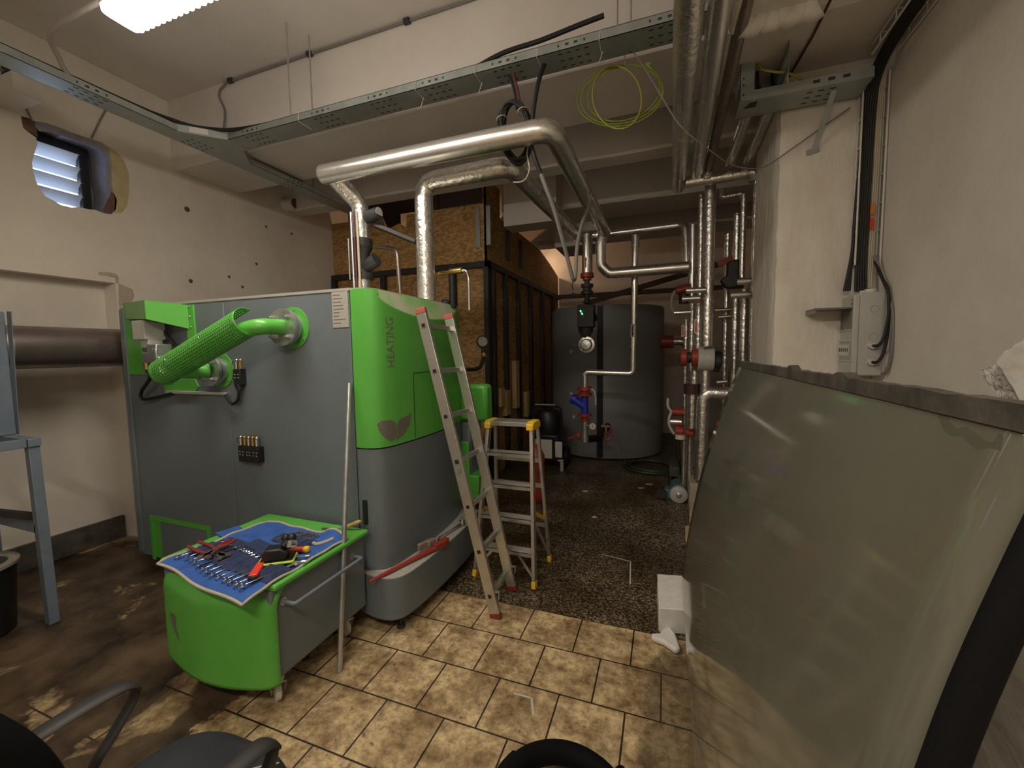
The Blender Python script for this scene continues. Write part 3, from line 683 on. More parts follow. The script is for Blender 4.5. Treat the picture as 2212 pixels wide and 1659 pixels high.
# ------------------------------------------------------------------ ash cart
ca = thing('ash_cart', 'green and grey ash cart on castors with tools spread on its lid', 'cart', (-1.99,1.55,0))
CX0,CX1,CY0,CY1,CZ0,CZ1 = -2.36,-1.63,1.285,1.90,.155,.585
b = MB(); b.bb((CX0,CY0,CZ0),(CX1,CY1,CZ1)); b.build('body', boiler_grey, ca, bevel=.01)
def cfront(u, v):
    x = CX0-.012+(CX1-CX0+.024)*u; s = math.sin(PI*u)
    edge = min(1, min(u,1-u)/.07); round_ = (1-(1-edge)**2)
    y = CY0+.02 - (.03+.055*s)*round_ 
    z = CZ0-.02-.028*s + (CZ1+.02-CZ0+.028*s)*v
    if v > .80:
        k = (v-.80)/.20; y += .095*k*k*(.6+.4*s)
    return Vector((x,y,z))
b = MB(); b.grid(cfront, 40, 30); b.grid(lambda u,v: Vector((CX0-.012 if u<.5 else CX0-.012, CY0+.02+0*u, CZ0)), 1, 1)
fr = b.build('front_cover', boiler_green, ca, solid=.006, ang=50)
def lid(u, v):
    x = CX0-.03+(CX1-CX0+.06)*u; y = CY0-.05+(CY1-CY0+.06)*v; return Vector((x,y,CZ1+.012+.012*min(1,min(u,1-u)*20,min(v,1-v)*20)))
b = MB(); b.bb((CX0-.025,CY0+.0,CZ1),(CX1+.03,CY1+.01,CZ1+.030)); b.build('lid', boiler_green, ca, bevel=.010)
hx = CX1+.075
b = MB(); b.tube(fillet([(CX1,1.345,.508),(hx,1.345,.508),(hx,1.79,.508),(CX1,1.79,.508)],.012,3), .009, 10); b.build('handle', stand_blue, ca)
for yy in (1.345,1.79):
    b = MB(); b.cyl((CX1,yy,.508),(CX1+.008,yy,.508),.018); b.build('handle_boss', zinc, ca)
for x,y,an in ((-1.69,1.345,60),(-2.27,1.37,20),(-1.71,1.82,75),(-2.27,1.82,10)):
    R = rot('Z',an); cs = V((x,y,0))
    b = MB(); b.cyl((x,y,.105),(x,y,.155),.03); b.bar(cs+R@V((-.028,0,.105)),cs+R@V((-.02,.018,.05)),.004,.04); b.bar(cs+R@V((.028,0,.105)),cs+R@V((.02,.018,.05)),.004,.04); b.bar(cs+R@V((-.03,0,.105)),cs+R@V((.03,0,.105)),.05,.006); ck = b.build('castor', zinc, ca)
    b = MB(); a = R@V((1,0,0)); b.lathe([(.0,-.014),(.04,-.014),(.048,-.009),(.048,.009),(.04,.014),(0,.014)], cs+R@V((0,.02,.048)), a, 24); b.build('castor_wheel', white_plastic, ck)
decal([(.085,.60),(.10,.625),(.13,.625),(.15,.60),(.145,.55),(.14,.51),(.15,.46),(.165,.41),(.172,.36),(.15,.40),(.125,.44),(.105,.49),(.092,.54)], lambda u,v: cfront(.085+(u-.085)*1.2+.06,v-.06)+V((0,-.0045,0)), .008).build('leaf_emblem', print_grey, ca, flat=True)
# ------------------------------------------------------------------ tool roll and tools on the ash cart
LZ = CZ1+.030
c00, c10, c11, c01 = V((-2.325,1.245,0)), V((-1.625,1.15,0)), V((-1.625,1.76,0)), V((-2.26,1.80,0))
rr = random.Random(11)
def cloth(u, v):
    p = c00.lerp(c10,u).lerp(c01.lerp(c11,u), v)
    z = LZ+.007+.004*math.sin(u*19+2)*math.sin(v*11)+.003*math.sin(u*7+v*23)
    if p.y < CY0: z -= (CY0-p.y)*.16
    if v > .86 and u > .72: z += (v-.86)*.22*math.sin((u-.72)/.28*PI)
    return Vector((p.x, p.y+.008*math.sin(u*9), z))
tr = thing('tool_roll', 'blue canvas tool roll with cream edging, laid open on the cart lid', 'tool roll', (-1.98,1.5,LZ))
b = MB(); b.grid(cloth, 48, 44); b.build('canvas', blue_cloth, tr, solid=.0025)
loop = [cloth(i/40,0) for i in range(41)]+[cloth(1,i/40) for i in range(1,41)]+[cloth(1-i/40,1) for i in range(1,41)]+[cloth(0,1-i/40) for i in range(1,40)]
b = MB(); b.tube([p+V((0,0,.002)) for p in loop], .0065, 8, closed=True); b.build('edging', cream_trim, tr)
def pocket(u0,u1,v0,v1,h=.012):
    b = MB(); b.grid(lambda u,v: cloth(u0+(u1-u0)*u, v0+(v1-v0)*v)+V((0,0,.004+h*abs(math.sin(u*PI*round((u1-u0)*18)))*min(1,min(v,1-v)*8))), 60, 6); b.build('pocket', navy_pocket, tr)
pocket(.05,.98,.20,.43,.020); pocket(.30,.62,.50,.66,.006); pocket(.42,.80,.70,.84,.016); pocket(.05,.34,.42,.56,.004)
b = MB(); b.tube([cloth(.80+.13*i/12, .80+.10*i/12+.05*math.sin(i/12*PI)*-1)+V((0,0,.008)) for i in range(13)], .009, 8); b.build('tie_strap', cream_trim, tr)
b = MB(); b.prism([(-2.40,1.575,LZ+.004),(-2.30,1.545,LZ+.006),(-2.27,1.66,LZ+.006),(-2.37,1.69,LZ+.004)],(0,0,.004)); b.build('flap', blue_cloth, tr)
# combination spanners
def spanner(L, w, nm='spanner'):
    b = MB(); b.box((0,0,0),(w*.55,L-.02,.004)); 
    # ring end
    n=14; vs=[]; 
    for k in range(n):
        a=2*PI*k/n
        for r in (w*.36,w*.72):
            for z in (-.004,.004): vs.append((r*math.cos(a), -L/2+r*math.sin(a), z))
    fs=[]
    for k in range(n):
        l=(k+1)%n; o=k*4; q=l*4; fs += [(o+1,o+3,q+3,q+1),(o,q,q+2,o+2),(o,o+1,q+1,q),(o+2,q+2,q+3,o+3)]
    b.add(vs,fs)
    # open jaw
    J=[(-w*.8,L/2+w*.9),(-w*.95,L/2-w*.1),(-w*.5,L/2-w*.75),(w*.5,L/2-w*.75),(w*.95,L/2-w*.1),(w*.8,L/2+w*.9),(w*.42,L/2+w*.7),(w*.42,L/2-w*.05),(-w*.42,L/2-w*.05),(-w*.42,L/2+w*.7)]
    b.prism([(x,y,-.004) for x,y in J],(0,0,.008))
    return b
def place_tool(mb, m, p, an, nm, label, cat, group=None, tilt=0):
    o = mb.build(nm, m, org=ZERO, bevel=.0008); o.location = p; o.rotation_euler = (math.radians(tilt),0,math.radians(an)); tag(o,label,cat,group); return o
first = None
for i in range(13):
    u = .09+.86*i/12.5; p = cloth(u,.275); L_ = .15+.06*i/12
    p = p+V((0,.0,.012)); an = -12+rr.uniform(-4,4)
    lab = 'chrome combination spanner tucked in the front pocket row of the tool roll'
    if first is None: first = place_tool(spanner(.2,.016), chrome, p, an, 'spanner', lab, 'spanner', 'spanners in the front pockets')
    else:
        o = dup(first, p, (0,0,math.radians(an)), scale=(.8+.05*i,L_/.2*1.1,1))
f2 = None
for i in range(9):
    u = .49+.028*i; p = cloth(u,.82)+V((0,.0,.012)); an = -28+rr.uniform(-10,10)
    lab = 'small spanner in the back pocket of the tool roll'
    if f2 is None: f2 = place_tool(spanner(.12,.010), tool_steel, p, an, 'spanner', lab, 'spanner', 'small spanners at the back of the roll')
    else: dup(f2, p, (0,0,math.radians(an)))
f3 = None
for i in range(8):
    u = .33+.045*i; p = cloth(u,.475-.006*i)+V((0,0,.014)); an = -40+rr.uniform(-6,6)
    lab = 'bright hex key lying across the middle of the tool roll'
    if f3 is None:
        b = MB(); b.tube(fillet([(-.05,0,0),(.05,0,0),(.05,.024,0)],.008,4), .0032, 6); f3 = place_tool(b, chrome, p, an, 'hex_key', lab, 'hex key', 'hex keys in the middle of the roll')
    else: dup(f3, p, (0,0,math.radians(an)))
# water-pump pliers with red handles
def pliers(nm, lab, p, an, L=.25, spread=.05, jaw=tool_steel):
    t = thing(nm, lab, 'pliers', p); t.rotation_euler = (0,0,math.radians(an)); ORG[t.name] = ZERO
    ORG[t.name] = V((0,0,0))
    for s in (-1,1):
        b = MB(); b.tube(cr([(0,0,.004*s),(-.05,s*.016,.004*s),(-L*.55,s*(spread*.9),.003*s),(-L,s*spread*.8,.002*s)],6), .0085, 8); b.build('handle', maroon, t)
        b = MB(); b.prism([(-.02,-.012*s,-.004),(.03,-.016*s,-.004),(.062,-.004*s,-.004),(.075,.022*s,-.004),(.055,.034*s,-.004),(.05,.016*s,-.004),(.02,.006*s,-.004),(-.02,.012*s,-.004)],(0,0,.009)); b.build('jaw', jaw, t)
    b = MB(); b.cyl((0,0,-.008),(0,0,.010),.009,n=12); b.build('pivot', tool_steel, t)
    return t
pliers('water_pump_pliers','long red-handled water pump pliers at the left corner of the tool roll', PZ(470,1196,LZ+.035), -8, .23, .03)
pliers('combination_pliers','smaller red-handled pliers crossing the long pair on the tool roll', PZ(462,1190,LZ+.055), -75, .12, .022)
# orange-red knife
t = thing('utility_knife','orange-red utility knife lying near the front edge of the tool roll','knife', PZ(555,1236,LZ+.02)); t.rotation_euler = (0,0,math.radians(-55)); ORG[t.name] = V((0,0,0))
b = MB(); b.box((0,0,.008),(.12,.036,.022)); b.build('body', orange_red, t, bevel=.006)
b = MB(); b.box((.063,0,.006),(.014,.034,.018)); b.build('end_cap', black_plastic, t, bevel=.003)
b = MB(); b.box((-.066,0,.006),(.014,.018,.008)); b.build('nose', zinc, t)
# laser level / work light on a lime base
t = thing('cordless_work_lamp','black work lamp with a lime-edged base on the tool roll','work lamp', PZ(600,1208,LZ+.030)); t.rotation_euler = (0,0,math.radians(35)); ORG[t.name] = V((0,0,0))
b = MB(); b.tube(fillet([(-.075,-.045,0),(.075,-.045,0),(.075,.045,0),(-.075,.045,0),(-.075,-.045,.0)],.01,3), .006, 8); b.build('base_rim', lime, t)
b = MB(); b.box((0,0,.003),(.145,.085,.008)); b.build('base', black_plastic, t)
b = MB(); b.prism([(-.06,-.034,.006),(.045,-.034,.006),(.05,-.034,.04),(.02,-.034,.062),(-.045,-.034,.062),(-.062,-.034,.04)],(0,.068,0)); b.build('housing', black_plastic, t, bevel=.006)
b = MB(); b.cyl((.03,0,.062),(.05,.01,.082),.02); b.sphere((.062,.018,.092),.022,14); b.sphere((.03,.04,.085),.02,14); b.build('ball_joint', black_plastic, t)
b = MB(); b.lathe([(0,.0),(.017,.0),(.021,-.012),(.021,-.03)], (.058,-.02,.078), (-.5,-.6,.35), 16); b.build('lens', chrome, t)
# screwdriver
t = thing('screwdriver','screwdriver with a red and yellow handle beside the work lamp','screwdriver', PZ(640,1187,LZ+.028)); t.rotation_euler = (0,0,math.radians(20)); ORG[t.name] = V((0,0,0))
b = MB(); b.lathe([(0,-.045),(.013,-.044),(.016,-.03),(.0135,0),(.016,.03),(.014,.04)], (0,0,0), (1,0,0), 14); b.build('grip', red_plastic, t)
b = MB(); b.lathe([(.014,.04),(.017,.046),(.017,.062),(.011,.068),(0,.068)], (0,0,0), (1,0,0), 14); b.lathe([(0,-.056),(.008,-.056),(.011,-.044),(.013,-.044)], (0,0,0), (1,0,0), 14); b.build('grip_end', yellow_plastic, t)
b = MB(); b.cyl((-.056,0,0),(-.15,0,-.012),.0035,n=8); b.build('shaft', chrome, t)
# loose bits near the front right
for x,y,c,an,lab in ((650,1203,tool_steel,30,'short brown-grey drill bit beside the screwdriver'),(642,1214,chrome,28,'short bright bit lying on the edge of the tool roll')):
    b = MB(); b.cyl((-.035,0,0),(.02,0,0),.004,n=8); b.cyl((.02,0,0),(.04,0,0),.006,n=6); o = b.build('drill_bit', c, org=ZERO); o.location = PZ(x,y,LZ+.022); o.rotation_euler = (0,0,math.radians(an)); tag(o,lab,'drill bit')
# scraps of paper on the lid and a wooden-handled file
for i,(x,y) in enumerate(((697,1151),(714,1158),(727,1163))):
    q = PZ(x,y,LZ); b = MB(); b.prism([q+V((-.02,-.01,.0012)),q+V((.012,-.014,.0012)),q+V((.022,.006,.0012)),q+V((-.008,.012,.0012))],(0,0,.0015)); tag(b.build('paper_scrap', [cream_trim,white_plastic,cream_trim][i]), ['small cream paper scrap on the green lid, farthest from the pole','white paper scrap in the middle of three on the green lid','cream paper scrap on the green lid right beside the pole'][i], 'scrap')
t = thing('file','file with an orange wooden handle sticking out behind the grey pole','file', (-1.66,1.87,LZ))
q0 = V((-1.73,1.86,LZ+.012)); q1 = V((-1.635,1.885,LZ+.055))
b = MB(); b.tube([q0.lerp(q1,i/8) for i in range(9)], .01, 12, rs=[.008,.011,.0125,.012,.011,.0115,.012,.011,.006]); b.build('handle', wood_handle, t)
b = MB(); b.cyl(q0, q0+(q0-q1).normalized()*.03,.012,.009); b.build('ferrule', zinc, t)
b = MB(); b.bar(q0+(q0-q1).normalized()*.03, V((-1.86,1.82,LZ+.008)), .016,.004); b.build('blade', tool_steel, t)
# ------------------------------------------------------------------ pole leaning on the boiler
b = MB(); b.tube([(-1.552,1.585,0.0),(-1.712,1.93,1.462)], .0135, 14); po = b.build('pole', zinc); tag(po,'thin grey steel conduit pole leaning against the boiler corner','pole')
# ------------------------------------------------------------------ tools left on the boiler base ledge
ZL = .342
worn_iron = mat('worn_pale_iron', (.30,.24,.19), .5, metal=.4, col2=(.42,.35,.29), nscale=50)
t = thing('pipe_wrench','long red-handled pipe wrench lying along the ledge of the boiler','pipe wrench', (-1.45,2.2,ZL))
h0, h1 = PZ(797,1257,ZL+.010), PZ(945,1181,ZL+.022)
b = MB(); b.tube([h0.lerp(h1,i/10) for i in range(11)], .012, 8, rs=[.008,.010,.012,.013,.013,.013,.014,.014,.015,.016,.016]); b.build('handle', red_paint, t)
dn = (h1-h0).normalized(); sd = V((-dn.y,dn.x,0))
b = MB(); P = [h1-dn*.03-sd*.018, h1+dn*.05-sd*.026, h1+dn*.095-sd*.01, h1+dn*.085+sd*.03, h1+dn*.04+sd*.026, h1+dn*.02+sd*.012, h1-dn*.03+sd*.014]; b.prism([p-V((0,0,.012)) for p in P],(0,0,.04)); b.build('fixed_jaw', red_paint, t, bevel=.003)
b = MB(); P = [h1-dn*.05+sd*.018, h1+dn*.01+sd*.022, h1+dn*.02+sd*.038, h1-dn*.03+sd*.062, h1-dn*.12+sd*.058, h1-dn*.115+sd*.036, h1-dn*.05+sd*.036]; b.prism([p+V((0,0,.004)) for p in P],(0,0,.045)); b.build('hook_jaw', worn_iron, t, bevel=.004)
b = MB(); b.cyl(h1-dn*.005+sd*.018-V((0,0,.004)), h1+dn*.02+sd*.018-V((0,0,.004)), .018, n=16); b.build('adjusting_nut', zinc, t)
t = thing('ratchet_handle','chrome ratchet lying at the far end of the boiler ledge','ratchet', (-1.42,2.52,ZL))
r0, r1 = V((-1.45,2.42,ZL+.01)), V((-1.405,2.68,ZL+.02))
b = MB(); b.tube([r0.lerp(r1,i/6) for i in range(7)], .008, 10, rs=[.012,.011,.008,.007,.007,.009,.010]); b.build('grip', chrome, t)
b = MB(); b.cyl(r1+V((0,.02,-.012)), r1+V((0,.02,.018)), .022, n=18); b.cyl(r1+V((0,.02,.018)), r1+V((0,.02,.04)), .008, n=8); b.build('head', chrome, t)
t = thing('socket','dark socket standing between the pipe wrench and the ratchet','socket',(-1.43,2.41,ZL))
b = MB(); b.lathe([(0,0),(.014,0),(.016,.003),(.016,.03),(.011,.032),(.011,.012),(0,.012)], (-1.415,2.385,ZL-.001), (0,0,1), 16); b.build('barrel', cast_iron, t)
b = MB(); b.bb((-1.50,2.0,ZL-.0008),(-1.42,2.14,ZL+.0006)); tag(b.build('paper_slip', label_paper),'grey slip of paper under the pipe wrench handle on the ledge','paper')
# ------------------------------------------------------------------ single ladder leaning on the boiler front
la = thing('ladder','tall aluminium single ladder leaning against the green boiler front','ladder',(-1.15,2.4,0))
def stile(f, tp, hooks):
    f, tp = V(f), V(tp); d = (tp-f).normalized(); side = V((0,1,0)); w = d.cross(side).normalized()
    b = MB(); b.bar(f+d*.02, tp-d*.03, .026, .066, up=w); st = b.build('stile', alu, la, bevel=.002)
    b = MB(); b.bar(f, f+d*.035, .030, .070, up=w); b.build('rubber_foot', maroon, st, bevel=.003)
    b = MB(); b.bar(tp-d*.035, tp, .030, .070, up=w); b.build('end_cap', cap_red, st, bevel=.005)
    return f, tp, d, w, st
LA = stile((-.953,2.25,0),(-1.392,2.20,1.90),0); RA = stile((-.961,2.563,0),(-1.395,2.553,1.892),0)
Ll = (LA[1]-LA[0]).length
for k in range(7):
    s = .145+.283*k; p = LA[0].lerp(LA[1], s/Ll); q = RA[0].lerp(RA[1], s/Ll)
    b = MB(); b.bar(p, q, .030, .028, up=LA[3]); b.build('rung', alu, la, bevel=.002)
    e = p+V((0,-.0145,0)); b = MB(); b.bar(e, e+V((0,-.001,0)), .030, .030, up=LA[3]); b.build('rung_collar', chrome, la)
    b = MB(); b.bar(e+V((0,-.001,0)), e+V((0,-.002,0)), .021, .021, up=LA[3]); b.build('rung_hole', black_plastic, la)
for base in (LA, RA):
    p = base[0]+base[2]*.17 - base[3]*0+V((.045,.01,0))
    b = MB(); b.bar(p-V((.02,0,0)), p+V((.015,0,0)), .02,.004); b.bar(p+V((.013,0,.0)), p+V((.013,0,-.045)), .02,.004,up=(1,0,0)); b.build('hook', alu, la)
p = LA[0].lerp(LA[1], .48); b = MB(); b.box(p+V((0,-.015,0)), (.02,.004,.028)); b.build('rating_plate', print_grey, la)
# ------------------------------------------------------------------ aluminium step ladder
sl = thing('step_ladder','five-step aluminium step ladder with a yellow-capped top on the floor','step ladder',(-1.05,2.83,0))
ZT = 1.128
FL = [(V((-1.285,2.655,0)), V((-1.215,2.80,ZT-.03))), (V((-.826,2.635,0)), V((-.885,2.80,ZT-.03)))]
BL = [(V((-1.27,3.045,0)), V((-1.205,2.90,ZT-.03))), (V((-.822,3.03,0)), V((-.875,2.90,ZT-.03)))]
for i,(a,c) in enumerate(FL):
    b = MB(); b.bar(a.lerp(c,.03), c, .024, .052, up=(0,1,0)); o = b.build('front_leg', alu, sl, bevel=.002)
    b = MB(); b.bar(a, a.lerp(c,.045), .030, .058, up=(0,1,0)); b.build('foot_cap', yellow_plastic, o, bevel=.004)
for i,(a,c) in enumerate(BL):
    b = MB(); b.bar(a.lerp(c,.03), c, .022, .034, up=(0,1,0)); o = b.build('rear_leg', alu, sl, bevel=.002)
    b = MB(); b.bar(a, a.lerp(c,.045), .028, .042, up=(0,1,0)); b.build('foot_cap', yellow_plastic, o, bevel=.004)
def tread(z, nm):
    t = z/(ZT-.03); a = FL[0][0].lerp(FL[0][1], t); c = FL[1][0].lerp(FL[1][1], t)
    b = MB(); x0, x1, y = a.x+.012, c.x-.012, a.y-.02
    b.bb((x0,y,z-.028),(x1,y+.004,z)); b.bb((x0,y,z-.004),(x1,y+.085,z)); b.bb((x0,y+.081,z-.022),(x1,y+.085,z))
    for j in range(7): b.bb((x0,y+.006+j*.0115,z),(x1,y+.0105+j*.0115,z+.0022))
    return b.build(nm, alu, sl)
for z in (.225,.452,.678,.903): tread(z,'tread')
b = MB(); b.bb((-1.215,2.765,ZT-.03),(-.885,2.935,ZT-.005))
for j in range(9): b.bb((-1.205,2.775+j*.0175,ZT-.005),(-.895,2.784+j*.0175,ZT-.001))
b.build('top_platform', alu, sl)
for x0,x1 in ((-1.238,-1.190),(-.915,-.862)):
    b = MB(); m_ = (x0+x1)/2
    b.prism([(x0,2.755,ZT-.055),(x0,2.755,ZT-.012),(x0,2.79,ZT+.004),(x0,2.91,ZT+.004),(x0,2.945,ZT-.012),(x0,2.945,ZT-.055)],(x1-x0,0,0)); b.build('platform_cap', yellow_plastic, sl, bevel=.006)
for z in (.30,.62,.82):
    t = z/(ZT-.03); a = BL[0][0].lerp(BL[0][1], t); c = BL[1][0].lerp(BL[1][1], t); b = MB(); b.bar(a, c, .008, .034); b.build('rear_brace', alu, sl)
for a,c in ((FL[1],-1),(FL[0],1)):
    p = a[0].lerp(a[1],.05); b = MB(); b.bar(p+V((.0,-.0,0)), V((p.x+c*.13,p.y+.03,.205)), .018,.004,up=(0,1,0)); b.build('leg_stay', alu, sl)
p = BL[1][0].lerp(BL[1][1],.05); b = MB(); b.bar(p, V((p.x-.10,p.y-.03,.30)), .018,.004,up=(0,1,0)); b.build('leg_stay', alu, sl)
for x in (-1.255,-.848):
    b = MB(); b.bar((x,2.72,.50),(x,2.98,.36),.006,.028); b.build('spreader', yellow_plastic, sl)
    b = MB(); b.bar((x,2.98,.36),(x,2.97,.52),.006,.026,up=(0,1,0)); b.build('spreader', yellow_plastic, sl)
b = MB(); 
t = .56; p = FL[1][0].lerp(FL[1][1], t); b.box(p+V((.0135,0,0)),(.001,.036,.06)); b.build('sticker', red_plastic, sl)
# ------------------------------------------------------------------ glossy sheet standing on edge
sh = thing('glossy_sheet','large glossy grey-green sheet standing on edge along the right side','sheet',(.15,1.4,0))
prof = [(0,.151),(.18,.120),(.36,.108),(.6,.132),(.9,.180),(1.1,.225),(1.28,.272),(1.42,.318),(1.545,.363)]
def sx(z):
    for (z0,x0),(z1,x1) in zip(prof, prof[1:]):
        if z <= z1: 
            f = (z-z0)/(z1-z0); return x0+(x1-x0)*f
    return prof[-1][1]
pr = cr([V((x,0,z)) for z,x in prof], 6)
SY0, SY1 = .535, 2.40
def shf(u, v):
    t = v*(len(pr)-1); i = min(int(t), len(pr)-2); p = pr[i].lerp(pr[i+1], t-i); y0 = .535-.115*(1.5-p.z); return Vector((p.x, y0+(SY1-y0)*u, p.z))
b = MB(); b.grid(shf, 20, 48); o = b.build('panel', sheet_mat, sh, solid=.008, ang=60)
b = MB(); rr = random.Random(5); n = 60; vs = []
for i in range(n+1):
    y = SY0+(SY1-SY0)*i/n; h = .020+rr.uniform(0,.003)+(.010 if i in (17,18,30) else 0)
    vs += [(.352,y,1.538),(.352,y,1.545+h),(.376,y,1.545+h),(.376,y,1.538)]
fs = [(i*4+k,i*4+(k+1)%4,i*4+4+(k+1)%4,i*4+4+k) for i in range(n) for k in range(4)]+[(0,1,2,3),(n*4+3,n*4+2,n*4+1,n*4)]
b.add(vs,fs); b.build('edge_strip', dark_paint, sh)
b = MB(); b.tube([shf(0,v/30)+V((.002,-.010,0)) for v in range(31)]+[V((.378,SY0-.010,1.60))], .0165, 16); b.build('edge_tube', foam_black, sh)
def onsheet(x, y):
    d = ray(x,y); t = .05
    while t < 6:
        p = EYE+d*t
        if p.x >= sx(p.z): break
        t += .0015
    y0 = .535-.115*(1.5-p.z); return ((p.y-y0)/(SY1-y0), p.z)
def zv(z):      # height on the profile -> profile parameter
    for i in range(len(pr)-1):
        if pr[i+1].z >= z: return (i+(z-pr[i].z)/(pr[i+1].z-pr[i].z))/(len(pr)-1)
    return 1.
def smear_px(pix):
    P = [onsheet(*q) for q in pix]
    decal(P, lambda u,z: shf(u,zv(z))+V((-.0044,0,0)), .0012).build('smear', sheet_smear, sh, flat=True)
smear_px([(2034,872),(2036,900),(2046,928),(2068,944),(2090,942),(2104,958),(2124,972),(2150,968),(2176,976),(2182,940),(2168,936),(2158,956),(2136,950),(2118,934),(2098,922),(2076,926),(2062,912),(2060,890),(2064,878)])
smear_px([(1578,1058),(1588,1035),(1604,1048),(1600,1075),(1584,1092),(1576,1078)])
# ------------------------------------------------------------------ polystyrene block and crumbs
R = rot('Z',-9)
t = thing('polystyrene_block','white polystyrene block lying on the floor at the far edge of the sheet','block',(.06,2.47,0))
b = MB(); w_ = V((-.012,2.425,0)); P = [V((-.014,2.432,0)),V((.20,2.475,0)),V((.19,2.86,0)),V((-.030,2.815,0))]
def blk(a,c,d,e,h): return [a,c,d,e]
b.prism(P,(0,0,.150)); b.build('body', styrofoam, t, bevel=.006)
def crumb(nm, lab, c, s, seed, an, fl=.4, mt=None):
    rr = random.Random(seed); b = MB(); n = 12; m_ = 7; vs = [V((0,0,s*fl))]; fs = []
    for i in range(1,m_):
        for k in range(n):
            tt = PI*i/m_; q = 2*PI*k/n; j = 1+rr.uniform(-.22,.22)
            vs.append(V((s*j*math.sin(tt)*math.cos(q), s*.55*j*math.sin(tt)*math.sin(q), s*fl*math.cos(tt))))
    vs.append(V((0,0,-s*fl)))
    for k in range(n): fs.append((0,1+k,1+(k+1)%n))
    for i in range(m_-2):
        for k in range(n): fs.append((1+i*n+k,1+(i+1)*n+k,1+(i+1)*n+(k+1)%n,1+i*n+(k+1)%n))
    o_ = 1+(m_-2)*n
    for k in range(n): fs.append((len(vs)-1,o_+(k+1)%n,o_+k))
    b.add([rot('Z',an)@p+V(c)+V((0,0,s*fl*.9)) for p in vs], fs); return tag(b.build(nm, mt or styrofoam), lab, 'foam scrap')
b = MB(); g = [PZ(*p,.0) for p in ((1405,1381),(1424,1380),(1430,1371),(1446,1365),(1459,1381),(1470,1413),(1459,1417),(1445,1407),(1432,1398),(1410,1390))]
b.prism([q+V((0,0,.004)) for q in g],(0,0,.035)); tag(b.build('foam_scrap', styrofoam, bevel=.012), 'ragged scrap of white foam lying in front of the polystyrene block', 'foam scrap')
# ------------------------------------------------------------------ broken white slab behind the sheet
t = thing('plaster_slab','broken white plaster slab standing behind the sheet by the right wall','slab',(.80,1.2,0))
P = [PX(x,y,.75) for x,y in ((2240,722),(2212,727),(2203,737),(2190,741),(2183,751),(2166,757),(2160,768),(2150,775),(2148,789),(2160,800),(2172,822),(2185,840),(2196,862),(2200,900))]
P = P + [V((.75,1.42,1.2)), V((.75,1.75,.9)), V((.75,1.80,0)), V((.75,.35,0)), V((.75,.35,P[0].z))]
b = MB(); b.prism(P,(.09,0,0)); b.build('slab', plaster_chunk, t, bevel=.006)
Q = [PX(x,y,.77) for x,y in ((2150,788),(2136,791),(2118,800),(2122,815),(2138,835),(2158,855),(2180,880),(2205,900),(2200,870),(2188,842),(2174,820),(2161,800))]
b = MB(); b.prism([p+V((0,0,0)) for p in Q],(.07,0,0)); b.build('broken_edge', crumbly, t)
# ------------------------------------------------------------------ coil of black hose, bottom edge
hp = []
for i in range(130):
    a = i/130*2*PI*1.75 + 2.6; f = i/129; r = .235-.025*f
    hp.append(V((-.315+.05*f+r*math.cos(a), 1.285-.055*f+r*math.sin(a), .042+.082*min(1,max(0,(f-.42)/.22)))))
b = MB(); b.tube(hp, .040, 16); tag(b.build('hose', foam_black), 'thick black hose lying in a loose coil on the tiles', 'hose')
# ------------------------------------------------------------------ office chair, bottom left
ch = thing('office_chair','dark office chair with looped armrests at the bottom left corner','chair',(-1.14,.42,0)); 
cxc, cyc = -1.13, .56
def seat(u, v):
    a = 2*PI*u; q = 3.2; ca_, sa_ = math.cos(a), math.sin(a)
    X = abs(ca_)**(2/q)*(1 if ca_>0 else -1)*.235; Y = abs(sa_)**(2/q)*(1 if sa_>0 else -1)*.25
    return X, Y
b = MB()
def sfn(u, v):
    X, Y = seat(u,0); 
    if v < .5: s = v/.5; z = .46+.06*math.sqrt(max(0,1-(1-s)**2))*0; 
    k = [0,.55,.85,.97,1.0,1.0,.97,.85,0][min(8,int(v*8+.001))]; z = [.527,.525,.520,.508,.490,.465,.44,.42,.42][min(8,int(v*8+.001))]
    return Vector((cxc+X*k, cyc+Y*k, z - .012*(max(0,Y*k)/.25)**3))
b.grid(sfn, 48, 8); b.build('seat', chair_cloth, ch, ang=70)
b = MB(); b.tube(cr([(-1.07,.69,.524),(-1.045,.71,.524),(-1.01,.74,.522),(-.975,.765,.520)],4), .0022, 6); b.tube(cr([(-1.045,.71,.524),(-1.03,.68,.525),(-1.0,.665,.525)],4), .0018, 6); b.build('seat_crack', label_paper, ch)
def back(u, v):
    a = 2*PI*u; q = 2.8; ca_, sa_ = math.cos(a), math.sin(a)
    X = abs(ca_)**(2/q)*(1 if ca_>0 else -1)*.20; Z = abs(sa_)**(2/q)*(1 if sa_>0 else -1)*.19
    k = [0,.6,.9,1,1,.9,.6,0][min(7,int(v*7+.001))]; d = [.035,.033,.026,.012,-.012,-.026,-.033,-.035][min(7,int(v*7+.001))]
    return Vector((-1.20+X*k, .345+d+.6*(X*k)**2-.12*(Z*k), .80+Z*k))
b = MB(); b.grid(back, 40, 7); b.build('backrest', chair_back_cloth, ch, ang=80)
